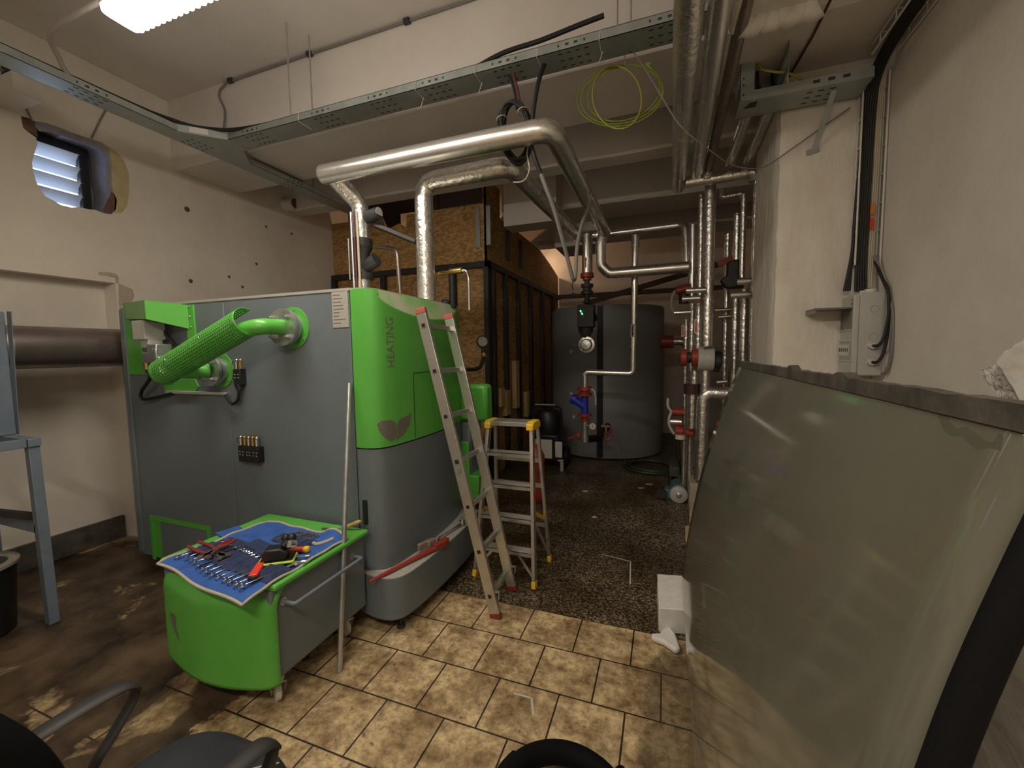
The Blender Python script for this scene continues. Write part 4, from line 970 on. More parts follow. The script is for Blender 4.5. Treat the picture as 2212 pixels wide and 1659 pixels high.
for s,xa in ((-1,-1.435),(1,-.895)):
    b = MB(); loop = cr([(xa-s*.035,.42,.43),(xa,.40,.54),(xa+s*.004,.39,.64),(xa,.42,.695),(xa,.51,.708),(xa,.61,.705),(xa,.675,.69),(xa,.685,.65),(xa,.63,.58),(xa,.58,.52),(xa-s*.035,.54,.43)],6)
    vs = []; fs = []; m_ = len(loop)
    for i,p in enumerate(loop):
        tg = (loop[min(i+1,m_-1)]-loop[max(i-1,0)]).normalized(); nx = V((1,0,0)); nn = tg.cross(nx).normalized(); hw = .030 if 12 < i < 40 else .018
        for k in range(10):
            an = 2*PI*k/10; vs.append(p + nx*(hw*math.cos(an)) + nn*(.0095*math.sin(an)))
    for i in range(m_-1):
        for k in range(10): fs.append((i*10+k,i*10+(k+1)%10,i*10+10+(k+1)%10,i*10+10+k))
    fs += [tuple(range(10)), tuple((m_-1)*10+k for k in range(9,-1,-1))]
    b.add(vs,fs); b.build('armrest', arm_plastic, ch, ang=60)
b = MB(); b.cyl((cxc,cyc,.08),(cxc,cyc,.25),.028); b.cyl((cxc,cyc,.25),(cxc,cyc,.42),.016); b.build('gas_column', black_plastic, ch)
b = MB(); b.bar((-1.19,.30,.72),(-1.19,.27,.44),.05,.02,up=(0,1,0)); b.bar((-1.19,.27,.415),(-1.15,.55,.415),.05,.02); b.build('back_bar', black_plastic, ch)
for k in range(5):
    a = 2*PI*k/5+.3; e = V((cxc+.27*math.cos(a), cyc+.27*math.sin(a), .075)); b = MB(); b.bar((cxc,cyc,.10), e, .04,.03); lg = b.build('base_leg', black_plastic, ch, bevel=.006)
    b = MB(); b.lathe([(0,-.02),(.026,-.02),(.028,-.015),(.028,.015),(.026,.02),(0,.02)], e+V((0,0,-.047)), (-math.sin(a),math.cos(a),0), 16); b.build('castor', black_plastic, lg)
# ------------------------------------------------------------------ cyclone stand, flue and bin at the left edge
st = thing('cyclone_stand','blue-grey steel stand with straight legs at the left edge','stand',(-3.86,1.1,0))
ZS = 1.155
legs = [(-3.565,1.32),(-4.16,1.32),(-3.565,.72),(-4.16,.72)]
for x,y in legs:
    b = MB(); b.bar((x+.03 if x>-3.8 else x,y,0),(x,y,ZS-.05),.05,.05,up=(0,1,0)); b.build('leg', stand_blue, st, bevel=.003)
for z in (ZS-.025,):
    for a,c in (((-4.19,1.32),(-3.53,1.32)),((-4.19,.72),(-3.53,.72)),((-4.16,.75),(-4.16,1.29)),((-3.565,.75),(-3.565,1.29))):
        b = MB(); b.bar((*a,z),(*c,z),.055,.05); b.build('top_rail', stand_blue, st, bevel=.003)
for a,c in (((-4.16,1.32),(-3.56,1.32)),((-4.16,.72),(-3.56,.72)),((-4.16,.72),(-4.16,1.32))):
    b = MB(); b.bar((*a,.60),(*c,.60),.05,.05); b.build('cross_rail', stand_blue, st, bevel=.003)
b = MB(); b.bar((-4.16,1.0,.80),(-3.6,1.33,.66),.03,.04); b.build('diagonal_brace', dark_steel, st)
cy_ = thing('cyclone_housing','blue-grey sheet metal housing on the stand at the left edge','housing',(-4.05,1.05,ZS))
b = MB(); b.bb((-4.36,.65,ZS),(-3.83,1.36,1.92)); b.build('casing', stand_blue, cy_, bevel=.006)
b = MB(); b.bar((-3.83,1.36,ZS+.002),(-3.775,1.36,1.92),.004,.05); b.build('edge_flange', stand_blue, cy_)
fl = thing('flue_pipe','bare heat-tinted steel flue pipe running along the left wall to the boiler','flue',(-4.14,1.9,1.56))
b = MB(); b.cyl((-4.14,1.355,1.708),(-4.14,2.95,1.708),.148,n=48); b.build('pipe', mill_steel, fl, ang=60)
b = MB(); b.cyl((-4.14,1.37,1.708),(-4.14,1.45,1.708),.1495,n=48); b.build('tinted_band', weld_tint, fl, ang=60)
bn = thing('waste_bin','black round bin with a dusty rim at the left edge','bin',(-3.78,1.10,0))
b = MB(); b.lathe([(0,.0),(.165,0),(.175,.01),(.20,.40),(.205,.41),(.196,.41),(.17,.05),(0,.05)], (-3.80,1.08,0), (0,0,1), 40); b.build('bucket', bin_black, bn)
b = MB(); b.lathe([(.199,.402),(.213,.405),(.214,.422),(.17,.424),(.165,.412)], (-3.80,1.08,0), (0,0,1), 40); b.build('rim', bin_rim, bn)
b = MB(); b.lathe([(0,.412),(.168,.414)], (-3.80,1.08,0), (0,0,1), 40); b.build('contents', cast_iron, bn)
# ------------------------------------------------------------------ cable trays hung under the beams
TZ0, TZ1 = 3.35, 3.402
def slots(mb, ax, c0, n, dx, lo, hi, z):   # rows of dark slots on a tray bottom
    pass
def tray(nm, lab, ax, a0, a1, w0, w1, z0, z1, ends=True, groups=None):
    t = thing(nm, lab, 'cable tray', ((a0+a1)/2,(w0+w1)/2,z0) if ax=='X' else ((w0+w1)/2,(a0+a1)/2,z0))
    def P(a,w,z): return V((a,w,z)) if ax=='X' else V((w,a,z))
    th = .003
    b = MB()
    for (p,q) in ((P(a0,w0,z0),P(a1,w1,z0+th)),(P(a0,w0,z0),P(a1,w0+th,z1)),(P(a0,w1-th,z0),P(a1,w1,z1)),(P(a0,w0,z1-th),P(a1,w0+.012,z1)),(P(a0,w1-.012,z1-th),P(a1,w1,z1))): b.bb(p,q)
    b.build('channel', galv, t)
    return t, P
def slotset(t, P, a, w0, w1, z0, z1, side):
    b = MB()
    for i in range(4):
        for j in range(3):
            aa = a-.075+.05*i; ww = w0+.03+(w1-w0-.06)*j/2
            b.bb(P(aa-.012,ww-.005,z0-.0008),P(aa+.012,ww+.005,z0))
    for i in range(4):
        aa = a-.08+.05*i; r = .010 if i in (1,2) else .005
        b.bb(P(aa-r,side-.001,(z0+z1)/2-.006),P(aa+r,side+.001,(z0+z1)/2+.006))
    b.build('slots', galv_dark, t)
t1, P1 = tray('cable_tray','long galvanised cable tray running away along the left wall','Y',-1.2,4.75,-3.69,-3.525,TZ0,TZ1)
for a in (1.75,2.45,3.35,4.1): slotset(t1,P1,a,-3.69,-3.525,TZ0,TZ1,-3.5245)
t2, P2 = tray('cable_tray','long galvanised cable tray crossing the room below the first ceiling beam','X',-3.52,.30,2.48,2.655,TZ0,TZ1)
for a in (-3.05,-2.35,-1.85,-1.42,-.93,-.52,-.02): slotset(t2,P2,a,2.48,2.655,TZ0,TZ1,2.4795)
b = MB(); b.prism([(-3.53,2.25,TZ0-.003),(-3.30,2.475,TZ0-.003),(-3.30,2.66,TZ0-.003),(-3.36,2.66,TZ0-.003),(-3.53,2.85,TZ0-.003)],(0,0,.0025)); b.bar((-3.525,2.25,(TZ0+TZ1)/2),(-3.30,2.481,(TZ0+TZ1)/2),.003,TZ1-TZ0); b.bar((-3.36,2.655,(TZ0+TZ1)/2),(-3.525,2.85,(TZ0+TZ1)/2),.003,TZ1-TZ0); b.build('branch_piece', galv, t2)
b = MB(); b.bar((-3.47,2.302,3.377),(-3.385,2.388,3.377),.0045,.04); b.build('branch_label', white_plastic, t2)
for x,y in ((-2.64,2.49),(-2.58,2.64),(-.27,2.49),(-.21,2.64)):
    b = MB(); b.cyl((x,y,TZ0),(x,y,ZC),.0055,n=8); b.build('threaded_rod', zinc, t2)
for y in (-.2,3.58):
    for x in (-3.68,-3.535):
        b = MB(); b.cyl((x,y,TZ0),(x,y,ZC),.0055,n=8); b.build('threaded_rod', zinc, t1)
for y in (.9,):
    b = MB(); b.bar((-3.50,y,TZ0-.02),(XL+.001,y,TZ0-.02),.04,.04); b.build('wall_bracket', galv, t1)
for x in (-2.55,-1.55,-1.12,-.36,-.72): 
    b = MB(); b.tube([(x,2.478,3.405),(x-.005,2.476,3.36),(x-.008,2.479,3.345),(x-.01,2.60,3.344)], .0022, 6)
    if x > -2: b.tube([(x,2.57,3.345),(x-.02,2.56,3.28)], .002, 6)
    b.build('cable_tie', white_plastic, t2)
b = MB(); b.tube(cr([(-3.56,.2,3.40),(-3.56,1.8,3.41),(-3.54,2.2,3.42),(-3.40,2.40,3.415),(-3.0,2.50,3.405),(-1.6,2.55,3.40),(-1.28,2.58,3.43),(-1.0,2.61,3.515),(-.75,2.62,3.535),(-.52,2.62,3.56),(-.36,2.62,3.575)],8), .014, 10); tag(b.build('power_cable', black_rubber), 'black cable lying in the trays with its cut end sticking up','cable')
# cable clipped along the ceiling edge of the first beam
cc = thing('clipped_cable','grey cable clipped along the ceiling edge above the crossing tray','cable',(-2.2,2.78,ZC-.02))
b = MB(); b.tube(cr([(-3.62,2.60,3.41),(-3.66,2.70,3.55),(-3.72,2.785,3.80),(-3.78,2.785,3.95),(-3.72,2.785,4.02),(-3.5,2.785,ZC-.018),(-2.0,2.785,ZC-.015),(-.4,2.785,ZC-.015),(.6,2.785,ZC-.015)],8), .009, 8); b.build('cable', grey_cable, cc)
for x in (-3.62,-2.72,-1.80,-.9,0):
    b = MB(); b.box((x,2.78,ZC-.018),(.05,.032,.034)); b.build('clip', cast_iron, cc, bevel=.004)
# junction box on the left wall with its cable
jb = thing('junction_box','small dark junction box on the left wall under the tray at the left edge','junction box',(XL+.04,1.72,3.42))
c = PX(32,165,XL+.02); b = MB(); b.box(c,(.05,.12,.09)); b.build('box', cast_iron, jb, bevel=.006)
b = MB(); b.tube(cr([c+V((.01,-.06,0)),c+V((.01,-.2,.06)),c+V((.01,-.5,.12))],6),.008,8); b.tube(cr([c+V((.01,.02,-.04)),PX(50,215,XL+.012),PX(70,262,XL+.012)],6),.006,8); b.build('lead', grey_cable, jb)
b = MB(); b.tube([PX(228,238,XL+.01),PX(215,262,XL+.01),PX(198,298,XL+.01)],.006,8); tag(b.build('surface_cable', grey_cable),'short grey cable on the left wall between tray and louvre','cable')
b = MB(); b.bb((XL,1.62,3.43),(XL+.36,1.76,3.56)); struct(b.build('trim_30', plaster_ceiling, org=ZERO))
# small things near the tray's far end
pf = thing('pipe_stub','short white pipe stub projecting from the left wall below the tray','pipe stub',(XL,4.05,3.4))
q = PX(617,443,XL); b = MB(); b.cyl((XL,q.y,q.z),(XL+.16,q.y,q.z),.075,n=24); b.build('pipe', duct_white, pf)
b = MB(); b.cyl((XL+.16,q.y,q.z),(XL+.162,q.y,q.z),.06,n=24); b.box((XL+.03,q.y+.16,q.z+.02),(.06,.10,.12)); b.build('end', brick_red, pf)
b = MB(); b.tube(cr([PY(640,378,4.2),PY(665,395,4.25),PY(675,415,4.3),PY(685,435,4.4),PY(715,442,4.5),PY(748,436,4.55)],6),.014,8); tag(b.build('conduit', beige_cable),'beige cable curving out of the left tray near its far end','cable')
for x,y in ((557,382),): 
    c = PY(x,y,3.3); b = MB(); b.tube(cr([c+V((-.02,0,.06)),c+V((-.03,0,0)),c+V((0,0,-.04)),c+V((.03,0,0)),c+V((.02,0,.06))],5),.005,6); tag(b.build('wire_hook', grey_cable),'small grey wire loop hanging under the left tray','wire loop')
# ------------------------------------------------------------------ coil of black cable hanging from the crossing tray
cl = thing('cable_coil','bundle of black cable coiled up and hanging from the crossing tray','cable coil',(-.90,2.55,2.82))
rr = random.Random(4)
for k in range(9):
    pts = []; w_ = .095+rr.uniform(-.012,.012); h_ = .185+rr.uniform(-.015,.012); oy = rr.uniform(-.028,.028); ox = rr.uniform(-.012,.012)
    for i in range(41):
        a = 2*PI*i/40+PI/2; pts.append(V((-.897+ox+w_*math.cos(a)*(1+.12*math.sin(a))+.025*math.sin(a)*-1, 2.565+oy+.015*math.cos(a*2+k), 3.0+h_*math.sin(a))))
    b = MB(); b.tube(pts[:-1], .008, 8, closed=True); b.build('loop', black_rubber, cl)
for dx in (-.012,.010):
    b = MB(); b.tube(cr([(-.93+dx*2,2.57,3.36),(-.905+dx,2.57,3.30),(-.885+dx,2.57,3.22),(-.875+dx,2.57,3.14)],5), .009, 8); b.build('lead', black_rubber if dx<0 else brown_cable, cl)
for a,c in ((-.985,3.09),(-.845,3.11)):
    b = MB(); b.tube([V((a+.03*math.cos(t_),2.565+.045*math.sin(t_),c+.01*math.cos(t_))) for t_ in [2*PI*i/16 for i in range(16)]], .0035, 6, closed=True); b.build('cable_tie', beige_cable, cl)
b = MB(); b.tube(cr([(-.81,2.54,3.02),(-.80,2.54,2.92),(-.815,2.54,2.84),(-.80,2.54,2.76),(-.815,2.53,2.70),(-.845,2.52,2.675),(-.90,2.52,2.68)],6), .004, 6); b.build('string', beige_cable, cl)
# hanging cable loop: black out of the tray, grey sleeve from there to a low point and back up to the lagged pipe
hl = thing('hanging_cable','long cable drooping from the crossing tray past the lagged pipes','cable',(-.6,2.9,2.0))
b = MB(); b.tube(cr([(-.705,2.56,3.352),(-.74,2.52,3.20),(-.775,2.50,2.93),(-.755,2.50,2.80),(-.72,2.52,2.70)],8), .013, 10); b.build('black_lead', black_rubber, hl)
b = MB(); b.tube(cr([(-.72,2.52,2.70),(-.69,2.54,2.61),(-.655,2.58,2.50),(-.60,2.68,2.24),(-.575,2.74,2.10)],8), .013, 10); b.build('grey_sleeve', grey_cable, hl)
b = MB(); b.tube(cr([(-.575,2.74,2.10),(-.57,2.80,2.12),(-.575,2.90,2.35),(-.565,3.05,2.55),(-.54,3.2,2.72),(-.565,3.3,2.83)],8), .013, 10); b.build('grey_sleeve', grey_cable, hl)
# yellow-green earth wire coil
yc = thing('earth_wire_coil','yellow-green earth wire in a wide hanging coil beside the foil pipe','wire coil',(-.27,2.79,3.03))
for k in range(4):
    w_, h_ = .215+.012*k*(1 if k<3 else -2), .158+.010*k; pts = []
    for i in range(48):
        a = 2*PI*i/48; pts.append(V((-.265-.012*k+w_*math.cos(a)+.02*math.sin(a+k), 2.765-.006*k, 3.20-.008*k+h_*math.sin(a)+.025*math.cos(a)*-1)))
    b = MB(); b.tube(pts, .0042, 6, closed=True); b.build('loop', yellow_green if k<3 else yellow_wire, yc)
b = MB(); b.tube(cr([(-.10,2.765,3.33),(-.13,2.765,3.345),(-.09,2.765,3.29),(-.06,2.765,3.24)],4), .009, 8); b.build('wrapped_end', yellow_green, yc)
b = MB(); b.tube([(-.25,2.77,3.35),(-.25,2.66,3.37)], .003, 6); b.build('tie', white_plastic, yc)
b = MB(); b.tube(cr([(-.20,2.655,3.36),(-.13,2.68,3.26),(.02,2.72,3.0),(.10,2.75,2.90),(.22,2.85,2.83),(.40,3.1,2.80),(.6,3.3,2.84),(.78,3.34,2.95),(.95,3.34,3.06),(1.08,3.34,3.14)],8), .0045, 6); tag(b.build('thin_wire', grey_cable),'thin grey wire strung from the tray across the pipes to the pilaster','wire')
b = MB(); b.sphere(PY(1410,222,4.095),.02,10,(1,.3,1.3)); tag(b.build('paint_fleck', white_plastic),'white fleck on the beam face inside the wire coil','fleck')
# ------------------------------------------------------------------ the two lagged pipes over the boiler
def pipe(nm, lab, pts, r, m=foil, rad=.06, group=None, n=22, k=4, cat='pipe'):
    b = MB(); b.tube(fillet(pts, rad, k), r, n); o = b.build(nm, m); tag(o, lab, cat, group); return o
fa = thing('lagged_pipe','higher foil-lagged pipe crossing above the boiler from its ball valve','pipe',(-1.2,2.5,2.0))
b = MB(); b.tube(fillet([(-2.15,2.62,2.49),(-2.15,2.62,2.74),(-2.245,2.46,2.90),(-2.26,2.42,2.905)],.05,3)[:-1], .062, 22); b.build('riser', foil, fa)
b = MB(); b.tube(fillet([(-2.30,2.43,2.905),(-.64,2.45,2.915),(-.64,4.75,2.93)],.09,3), .066, 26); b.build('run', foil_smooth, fa, ang=50)
b = MB(); b.cyl((-2.302,2.43,2.905),(-2.306,2.43,2.905),.066,n=26); b.build('end_cap', foil, fa)
b = MB(); b.cyl((-2.15,2.62,2.0),(-2.15,2.62,2.205),.050,n=20); b.build('stub', foil, fa)
fb = thing('lagged_pipe','lower foil-lagged pipe rising from the boiler top behind the ladder head','pipe',(-1.3,2.7,2.0))
b = MB(); b.tube(fillet([(-1.665,2.72,1.99),(-1.665,2.72,2.86),(-1.0,2.72,2.875),(-1.0,5.14,3.0),(-.76,5.14,3.0)],.10,3), .066, 24); b.build('run', foil, fb, ang=50)
# valve set under the higher pipe
va = thing('boiler_mixing_valve','black cast iron mixing valve under the higher lagged pipe','valve',(-2.15,2.62,2.1))
c = V((-2.15,2.62,.085))
b = MB(); b.lathe([(0,2.12),(.075,2.12),(.075,2.15),(.055,2.155),(.05,2.20),(.055,2.30),(.075,2.335),(.078,2.34),(.078,2.37),(.0,2.37)], (c.x,c.y,c.z), (0,0,1), 24)
b.build('body', cast_iron, va, ang=50)
b = MB(); b.tube([c+V((.02,0,2.19)),c+V((.10,0,2.23)),c+V((.13,0,2.245))],.05,16,rs=[.045,.05,.048]); b.build('side_port', cast_iron, va)
b = MB(); b.cyl(c+V((0,0,2.37)),c+V((0,0,2.40)),.080,n=24); b.cyl(c+V((0,0,2.105)),c+V((0,0,2.12)),.080,n=24); b.build('flange', dark_steel, va)
b = MB(); b.cyl(c+V((-.07,-.06,2.10)),c+V((-.07,-.06,2.40)),.006,n=8); b.build('tie_rod', zinc, va)
# thin pipes beside it
for xp,m,r,lab in ((769,brown_cable,.007,'thin red pipe beside the mixing valve'),(776,beige_cable,.009,'thin cream pipe beside the mixing valve'),(763,zinc,.009,'thin bright pipe beside the mixing valve, leftmost')):
    x = PY(xp,560,2.53).x; b = MB(); b.tube([(x,2.53,2.0),(x-.005,2.53,2.66)], r, 10); tag(b.build('thin_pipe', m), lab, 'thin pipe')
b = MB(); b.tube(fillet([(-1.98,2.85,2.0),(-2.0,2.85,2.44),(-2.16,2.95,2.50),(-2.3,3.0,2.53)],.05,4), .017, 12); tag(b.build('thin_pipe', tool_steel),'dull bent pipe rising behind the mixing valve','thin pipe')
mv = thing('ball_valve','grey lever valve on the elbow above the mixing valve','valve',(-2.04,2.70,2.55))
b = MB(); b.bar((-2.07,2.66,2.60),(-1.78,2.78,2.47),.05,.035); b.build('lever', dark_steel, mv, bevel=.006)
b = MB(); b.cyl((-2.09,2.62,2.64),(-1.985,2.62,2.66),.045,n=20); b.build('body', cast_iron, mv)
b = MB(); b.cyl((-1.985,2.62,2.66),(-1.982,2.62,2.66),.040,n=20); b.build('dial', box_grey, mv)
sg = thing('safety_group','brass and chrome safety pipework behind the lower lagged pipe','pipework',(-1.42,2.90,2.0))
b = MB(); b.cyl((-1.66,2.90,2.245),(-1.47,2.90,2.25),.016,n=12); b.cyl((-1.56,2.9,2.25),(-1.46,2.9,2.253),.024,n=14); b.build('brass_tee', brass, sg)
b = MB(); b.tube(fillet([(-1.46,2.90,2.25),(-1.425,2.90,2.25),(-1.405,2.90,2.2),(-1.405,2.90,1.95)],.03,4), .013, 12); b.build('chrome_tail', chrome, sg)
b = MB(); b.cyl((-1.555,2.92,1.98),(-1.555,2.92,2.24),.028,n=16); b.build('sleeve', black_rubber, sg)
b = MB(); b.sphere((-1.61,2.90,2.01),.035,14); b.build('cap', cast_iron, sg)
b = MB(); b.bb((-1.72,2.90,2.008),(-1.62,2.97,2.03)); b.build('white_pad', white_plastic, sg)
# pressure gauge on its crooked hose beyond the boiler
gg = thing('pressure_gauge','black pressure gauge on a bent black pipe beside the strand board','gauge',(-1.5,3.3,1.5))
c = V((-1.49,3.32,1.72)); b = MB(); b.lathe([(0,-.02),(.045,-.02),(.052,-.012),(.052,.015),(.046,.02),(0,.02)], c, (.5,-.8,.1), 24); b.build('dial_case', black_plastic, gg)
b = MB(); b.lathe([(0,.0205),(.040,.0205)], c, (.5,-.8,.1), 24); b.build('dial_face', smoke_clear, gg)
b = MB(); b.tube(cr([c+V((0,0,-.05)),c+V((.01,0,-.12)),c+V((-.005,0,-.18)),c+V((-.03,0,-.22)),c+V((-.09,0,-.24)),c+V((-.18,0,-.24))],6), .017, 12); b.build('siphon', black_rubber, gg)
b = MB(); b.cyl(c+V((.008,0,-.095)),c+V((.008,0,-.125)),.022,n=10); b.bar(c+V((.0,-.01,-.118)),c+V((.04,-.01,-.125)),.012,.012); b.build('cock', brass, gg)
# ------------------------------------------------------------------ strand board pellet store
OX, OY = -2.10, 4.85
os_ = thing('pellet_store','large strand board fuel store with a dark steel frame behind the boiler','fuel store',(-3.3,6.4,0))
top_f = [PY(x,y,OY) for x,y in ((695,455),(700,452),(790,470),(800,478),(872,492),(884,470),(1052,437))]
b = MB(); P = [V((XL+.01,OY,0)),V((OX,OY,0)),V((OX,OY,3.78)),V((-2.14,OY,3.78)),V((-2.14,OY,3.47)),V((-3.24,OY,3.46)),V((-3.25,OY,3.30)),V((-3.36,OY,3.36)),V((-3.55,OY,3.30)),V((-3.62,OY,3.46)),V((-4.40,OY,3.48)),V((XL+.01,OY,3.48))]
b.prism(P,(0,.022,0)); b.build('front_board', osb, os_)
b = MB(); P = [V((OX,OY,0)),V((OX,8.55,0)),V((OX,8.55,3.16)),V((OX,7.9,3.30)),V((OX,7.2,3.42)),V((OX,6.0,3.42)),V((OX,5.33,3.42)),V((OX,5.33,3.78)),V((OX,OY,3.78))]
b.prism(P,(-.022,0,0)); b.build('side_board', osb, os_)
b = MB(); b.bb((XL+.02,5.20,3.40),(-2.27,5.22,4.05)); b.build('tarpaulin', navy_tarp, os_)
zf = 2.715
b = MB(); b.bar((XL+.01,OY-.03,zf),(OX+.06,OY-.03,zf),.06,.07); b.build('front_rail', dark_steel, os_)
b = MB(); b.bar((OX+.03,OY-.06,zf),(OX+.03,8.5,zf),.06,.07); b.build('side_rail', dark_steel, os_)
for x in (-4.46,-3.62,-2.98,-2.55,-2.09):
    b = MB(); b.bar((x,OY-.03,0),(x,OY-.03,zf-.035),.06 if x>-2.2 else .075,.055,up=(0,1,0)); b.build('post', dark_steel, os_)
for y in (4.98,5.42,5.95,6.55,7.25,8.0):
    b = MB(); b.bar((OX+.03,y,0),(OX+.03,y,zf-.035),.055,.075,up=(0,1,0)); b.build('post', dark_steel, os_)
for x,z0,z1,m in ((-2.20,2.93,3.42,galv),(-2.06,2.95,3.42,galv)):
    b = MB(); b.bar((x,OY-.012,z0),(x,OY-.012,z1),.055,.01,up=(0,1,0)); b.build('strap', m, os_)
for y in (5.55,6.1):
    b = MB(); b.bar((OX+.015,y,2.9),(OX+.015,y,3.3),.03,.07,up=(1,0,0)); b.build('batten', dark_steel, os_)
for y,z0,z1 in ((5.1,.9,1.15),(5.3,.75,1.1),(5.7,.8,1.5),(6.2,.6,1.0)):
    b = MB(); b.bb((OX+.005,y,z0),(OX+.07,y+.14,z1)); b.build('offcut', pine, os_)
b = MB(); b.bb((-3.55,5.17,3.36),(-3.24,5.185,3.60)); b.build('added_glow_board', duct_board, os_)  # pale boards added to catch the store lamp and show as warm gaps
b = MB(); b.bb((-2.262,5.19,3.2),(-2.13,5.205,3.95)); b.build('added_glow_board', duct_board, os_)
# lamp inside the store: only its glow shows through the gaps
lp = thing('store_lamp','warm lamp glowing inside the strand board store','lamp',(-2.85,5.02,2.9))
warm_m = mat('warm_bulb', (.9,.8,.7), .4, emit=(1.,.62,.34), estr=90.)
b = MB(); b.sphere((-2.85,5.02,2.95),.06,16); b.build('bulb', warm_m, lp)
b = MB(); b.cyl((-2.85,5.02,3.0),(-2.85,5.02,4.06),.012,n=12); b.build('holder', black_plastic, lp)
# white boxed ducts beyond the second beam
for i,(x0,x1,y0,y1,z0,z1,lab) in enumerate(((-1.93,-1.25,5.02,5.33,3.20,4.05,'white boxed duct hanging left of the lagged pipes in the background'),(-1.52,-.9,6.0,6.65,3.12,4.05,'farther white boxed duct behind the lagged pipes'))):
    b = MB(); b.bb((x0,y0,z0),(x1,y1,z1)); tag(b.build('boxed_duct', duct_board, bevel=.006), lab, 'duct')
b = MB(); b.bar((-2.0,7.9,2.66),(1.2,7.9,2.66),.10,.07); b.bar((-1.4,7.8,2.5),(.9,7.8,3.05),.05,.09); tag(b.build('steel_beam', brown_beam), 'dark steel rail along the far wall above the tank', 'rail')
# warm work light at the back of the side passage, shining on the far wall
wl = thing('wall_lamp','warm lamp on the far wall behind the store corner','lamp',(-2.45,8.0,3.3))
b = MB(); b.sphere((-2.45,8.0,3.42),.06,12); b.build('bulb', mat('warm_bulb_wall', (.9,.8,.7), .4, emit=(1.,.66,.42), estr=90.), wl)
b = MB(); b.bar((-2.45,8.0,3.49),(-2.45,8.6,3.49),.03,.03); b.build('arm', cast_iron, wl)
# ------------------------------------------------------------------ buffer tank
tk = thing('buffer_tank','huge dark grey cylindrical buffer tank at the far end of the passage','tank',(-.92,7.1,0))
b = MB(); b.lathe([(0,.02),(.90,.02),(.90,2.27),(.885,2.30),(0,2.32)], (-.92,7.1,0), (0,0,1), 96); b.build('jacket', tank_skin, tk, ang=50)
a_ = math.atan2(6.21-7.1, -.97+.92+.07); 
b = MB()
for k in range(2):
    a0 = -PI/2-.02; 
vs = []
for z in (.03,2.28):
    for j in range(5):
        an = -PI/2-.055+.10*j/4+.03; vs.append((-.92+.903*math.cos(an), 7.1+.903*math.sin(an), z))
b.add(vs, [(j,j+1,j+6,j+5) for j in range(4)]); b.build('seam_strip', black_rubber, tk)
for an,z in ((-2.05,1.62),(-2.05,.98),(-2.0,.62)):
    p = V((-.92+.9*math.cos(an), 7.1+.9*math.sin(an), z)); d = V((math.cos(an),math.sin(an),0)); b = MB(); b.cyl(p, p+d*.02, .035, n=18); b.build('thermometer', zinc, tk)
    b = MB(); b.cyl(p+d*.02, p+d*.022, .029, n=18); b.build('thermometer_face', white_plastic, tk)
# ------------------------------------------------------------------ pipe frame with circulation pump in front of the tank
pipe('lagged_pipe','thin lagged crosspipe leading right at the top of the pump pipework', [(-.80,5.14,3.0),(.135,5.05,2.99),(.19,5.0,2.96),(.205,4.98,2.60),(.21,4.98,2.46)], .042, foil_smooth, .06)
pipe('lagged_pipe','short lagged downpipe with a red arrow above the circulation pump', [(-.865,4.95,2.97),(-.865,4.95,2.53)], .060, foil_smooth)
b = MB(); b.bar((-.872,4.889,2.70),(-.872,4.889,2.585),.014,.001,up=(0,1,0)); b.prism([(-.888,4.8885,2.67),(-.856,4.8885,2.67),(-.872,4.8885,2.705)],(0,.001,0)); tag(b.build('flow_arrow', red_plastic),'red flow arrow on the downpipe above the circulation pump','flow arrow')
pipe('lagged_pipe','lagged pipe dropping and turning right below the end of the higher pipe', [(-.655,4.78,2.90),(-.69,4.80,2.84),(-.69,4.82,2.58),(-.60,4.84,2.49),(.22,4.84,2.495)], .058, foil_smooth, .03, k=2)
pipe('lagged_pipe','long lagged downpipe with a blue arrow in front of the tank', [(-.33,4.97,2.89),(-.345,4.97,1.36),(-.90,4.97,1.375),(-.90,4.97,1.20)], .036, foil_smooth, .05)
b = MB(); b.cyl((-.33,4.97,2.78),(-.33,4.97,2.91),.043,n=20); tag(b.build('lagged_pipe', foil_smooth),'thicker lagged sleeve at the top of the blue-arrow downpipe','pipe')
b = MB(); b.bar((-.352,4.932,1.80),(-.352,4.932,1.90),.010,.001,up=(0,1,0)); b.prism([(-.364,4.9315,1.815),(-.340,4.9315,1.815),(-.352,4.9315,1.785)],(0,.001,0)); tag(b.build('flow_arrow', navy_pocket),'dark blue flow arrow on the downpipe in front of the tank','flow arrow')
b = MB(); b.bb((-.372,4.933,1.775),(-.332,4.934,1.925)); tag(b.build('arrow_sticker', label_paper),'pale sticker behind the dark blue flow arrow','sticker')
pu = thing('circulation_pump','black circulation pump with green lights below the red-arrow pipe','pump',(-.87,4.95,1.55))
c = V((-.868,4.95,0))
b = MB(); b.lathe([(.03,2.53),(.075,2.53),(.078,2.48),(.05,2.475),(.05,2.45),(.03,2.45)], (c.x,c.y,0), (0,0,1), 20); b.build('red_flange', red_paint, pu)
b = MB(); b.lathe([(.03,2.45),(.03,2.41),(.072,2.405),(.072,2.37),(.05,2.36),(.05,2.33),(.07,2.32),(.07,2.285),(.035,2.28),(.03,2.22),(.045,2.21),(.045,2.19),(.03,2.18)], (c.x,c.y,0), (0,0,1), 20); b.build('union', cast_iron, pu)
b = MB(); b.box(c+V((0,-.03,2.03)),(.19,.16,.26)); b.lathe([(0,-.11),(.07,-.11),(.08,-.10),(.08,.02)], c+V((.03,-.02,2.02)), (0,-1,0), 20); b.build('pump_head', black_plastic, pu, bevel=.02)
for dx,dz in ((-.055,2.085),(-.038,2.055)):
    b = MB(); b.box(c+V((dx,-.112,dz)),(.013,.006,.020), rot('Y',-25)); b.build('status_light', led_green, pu)
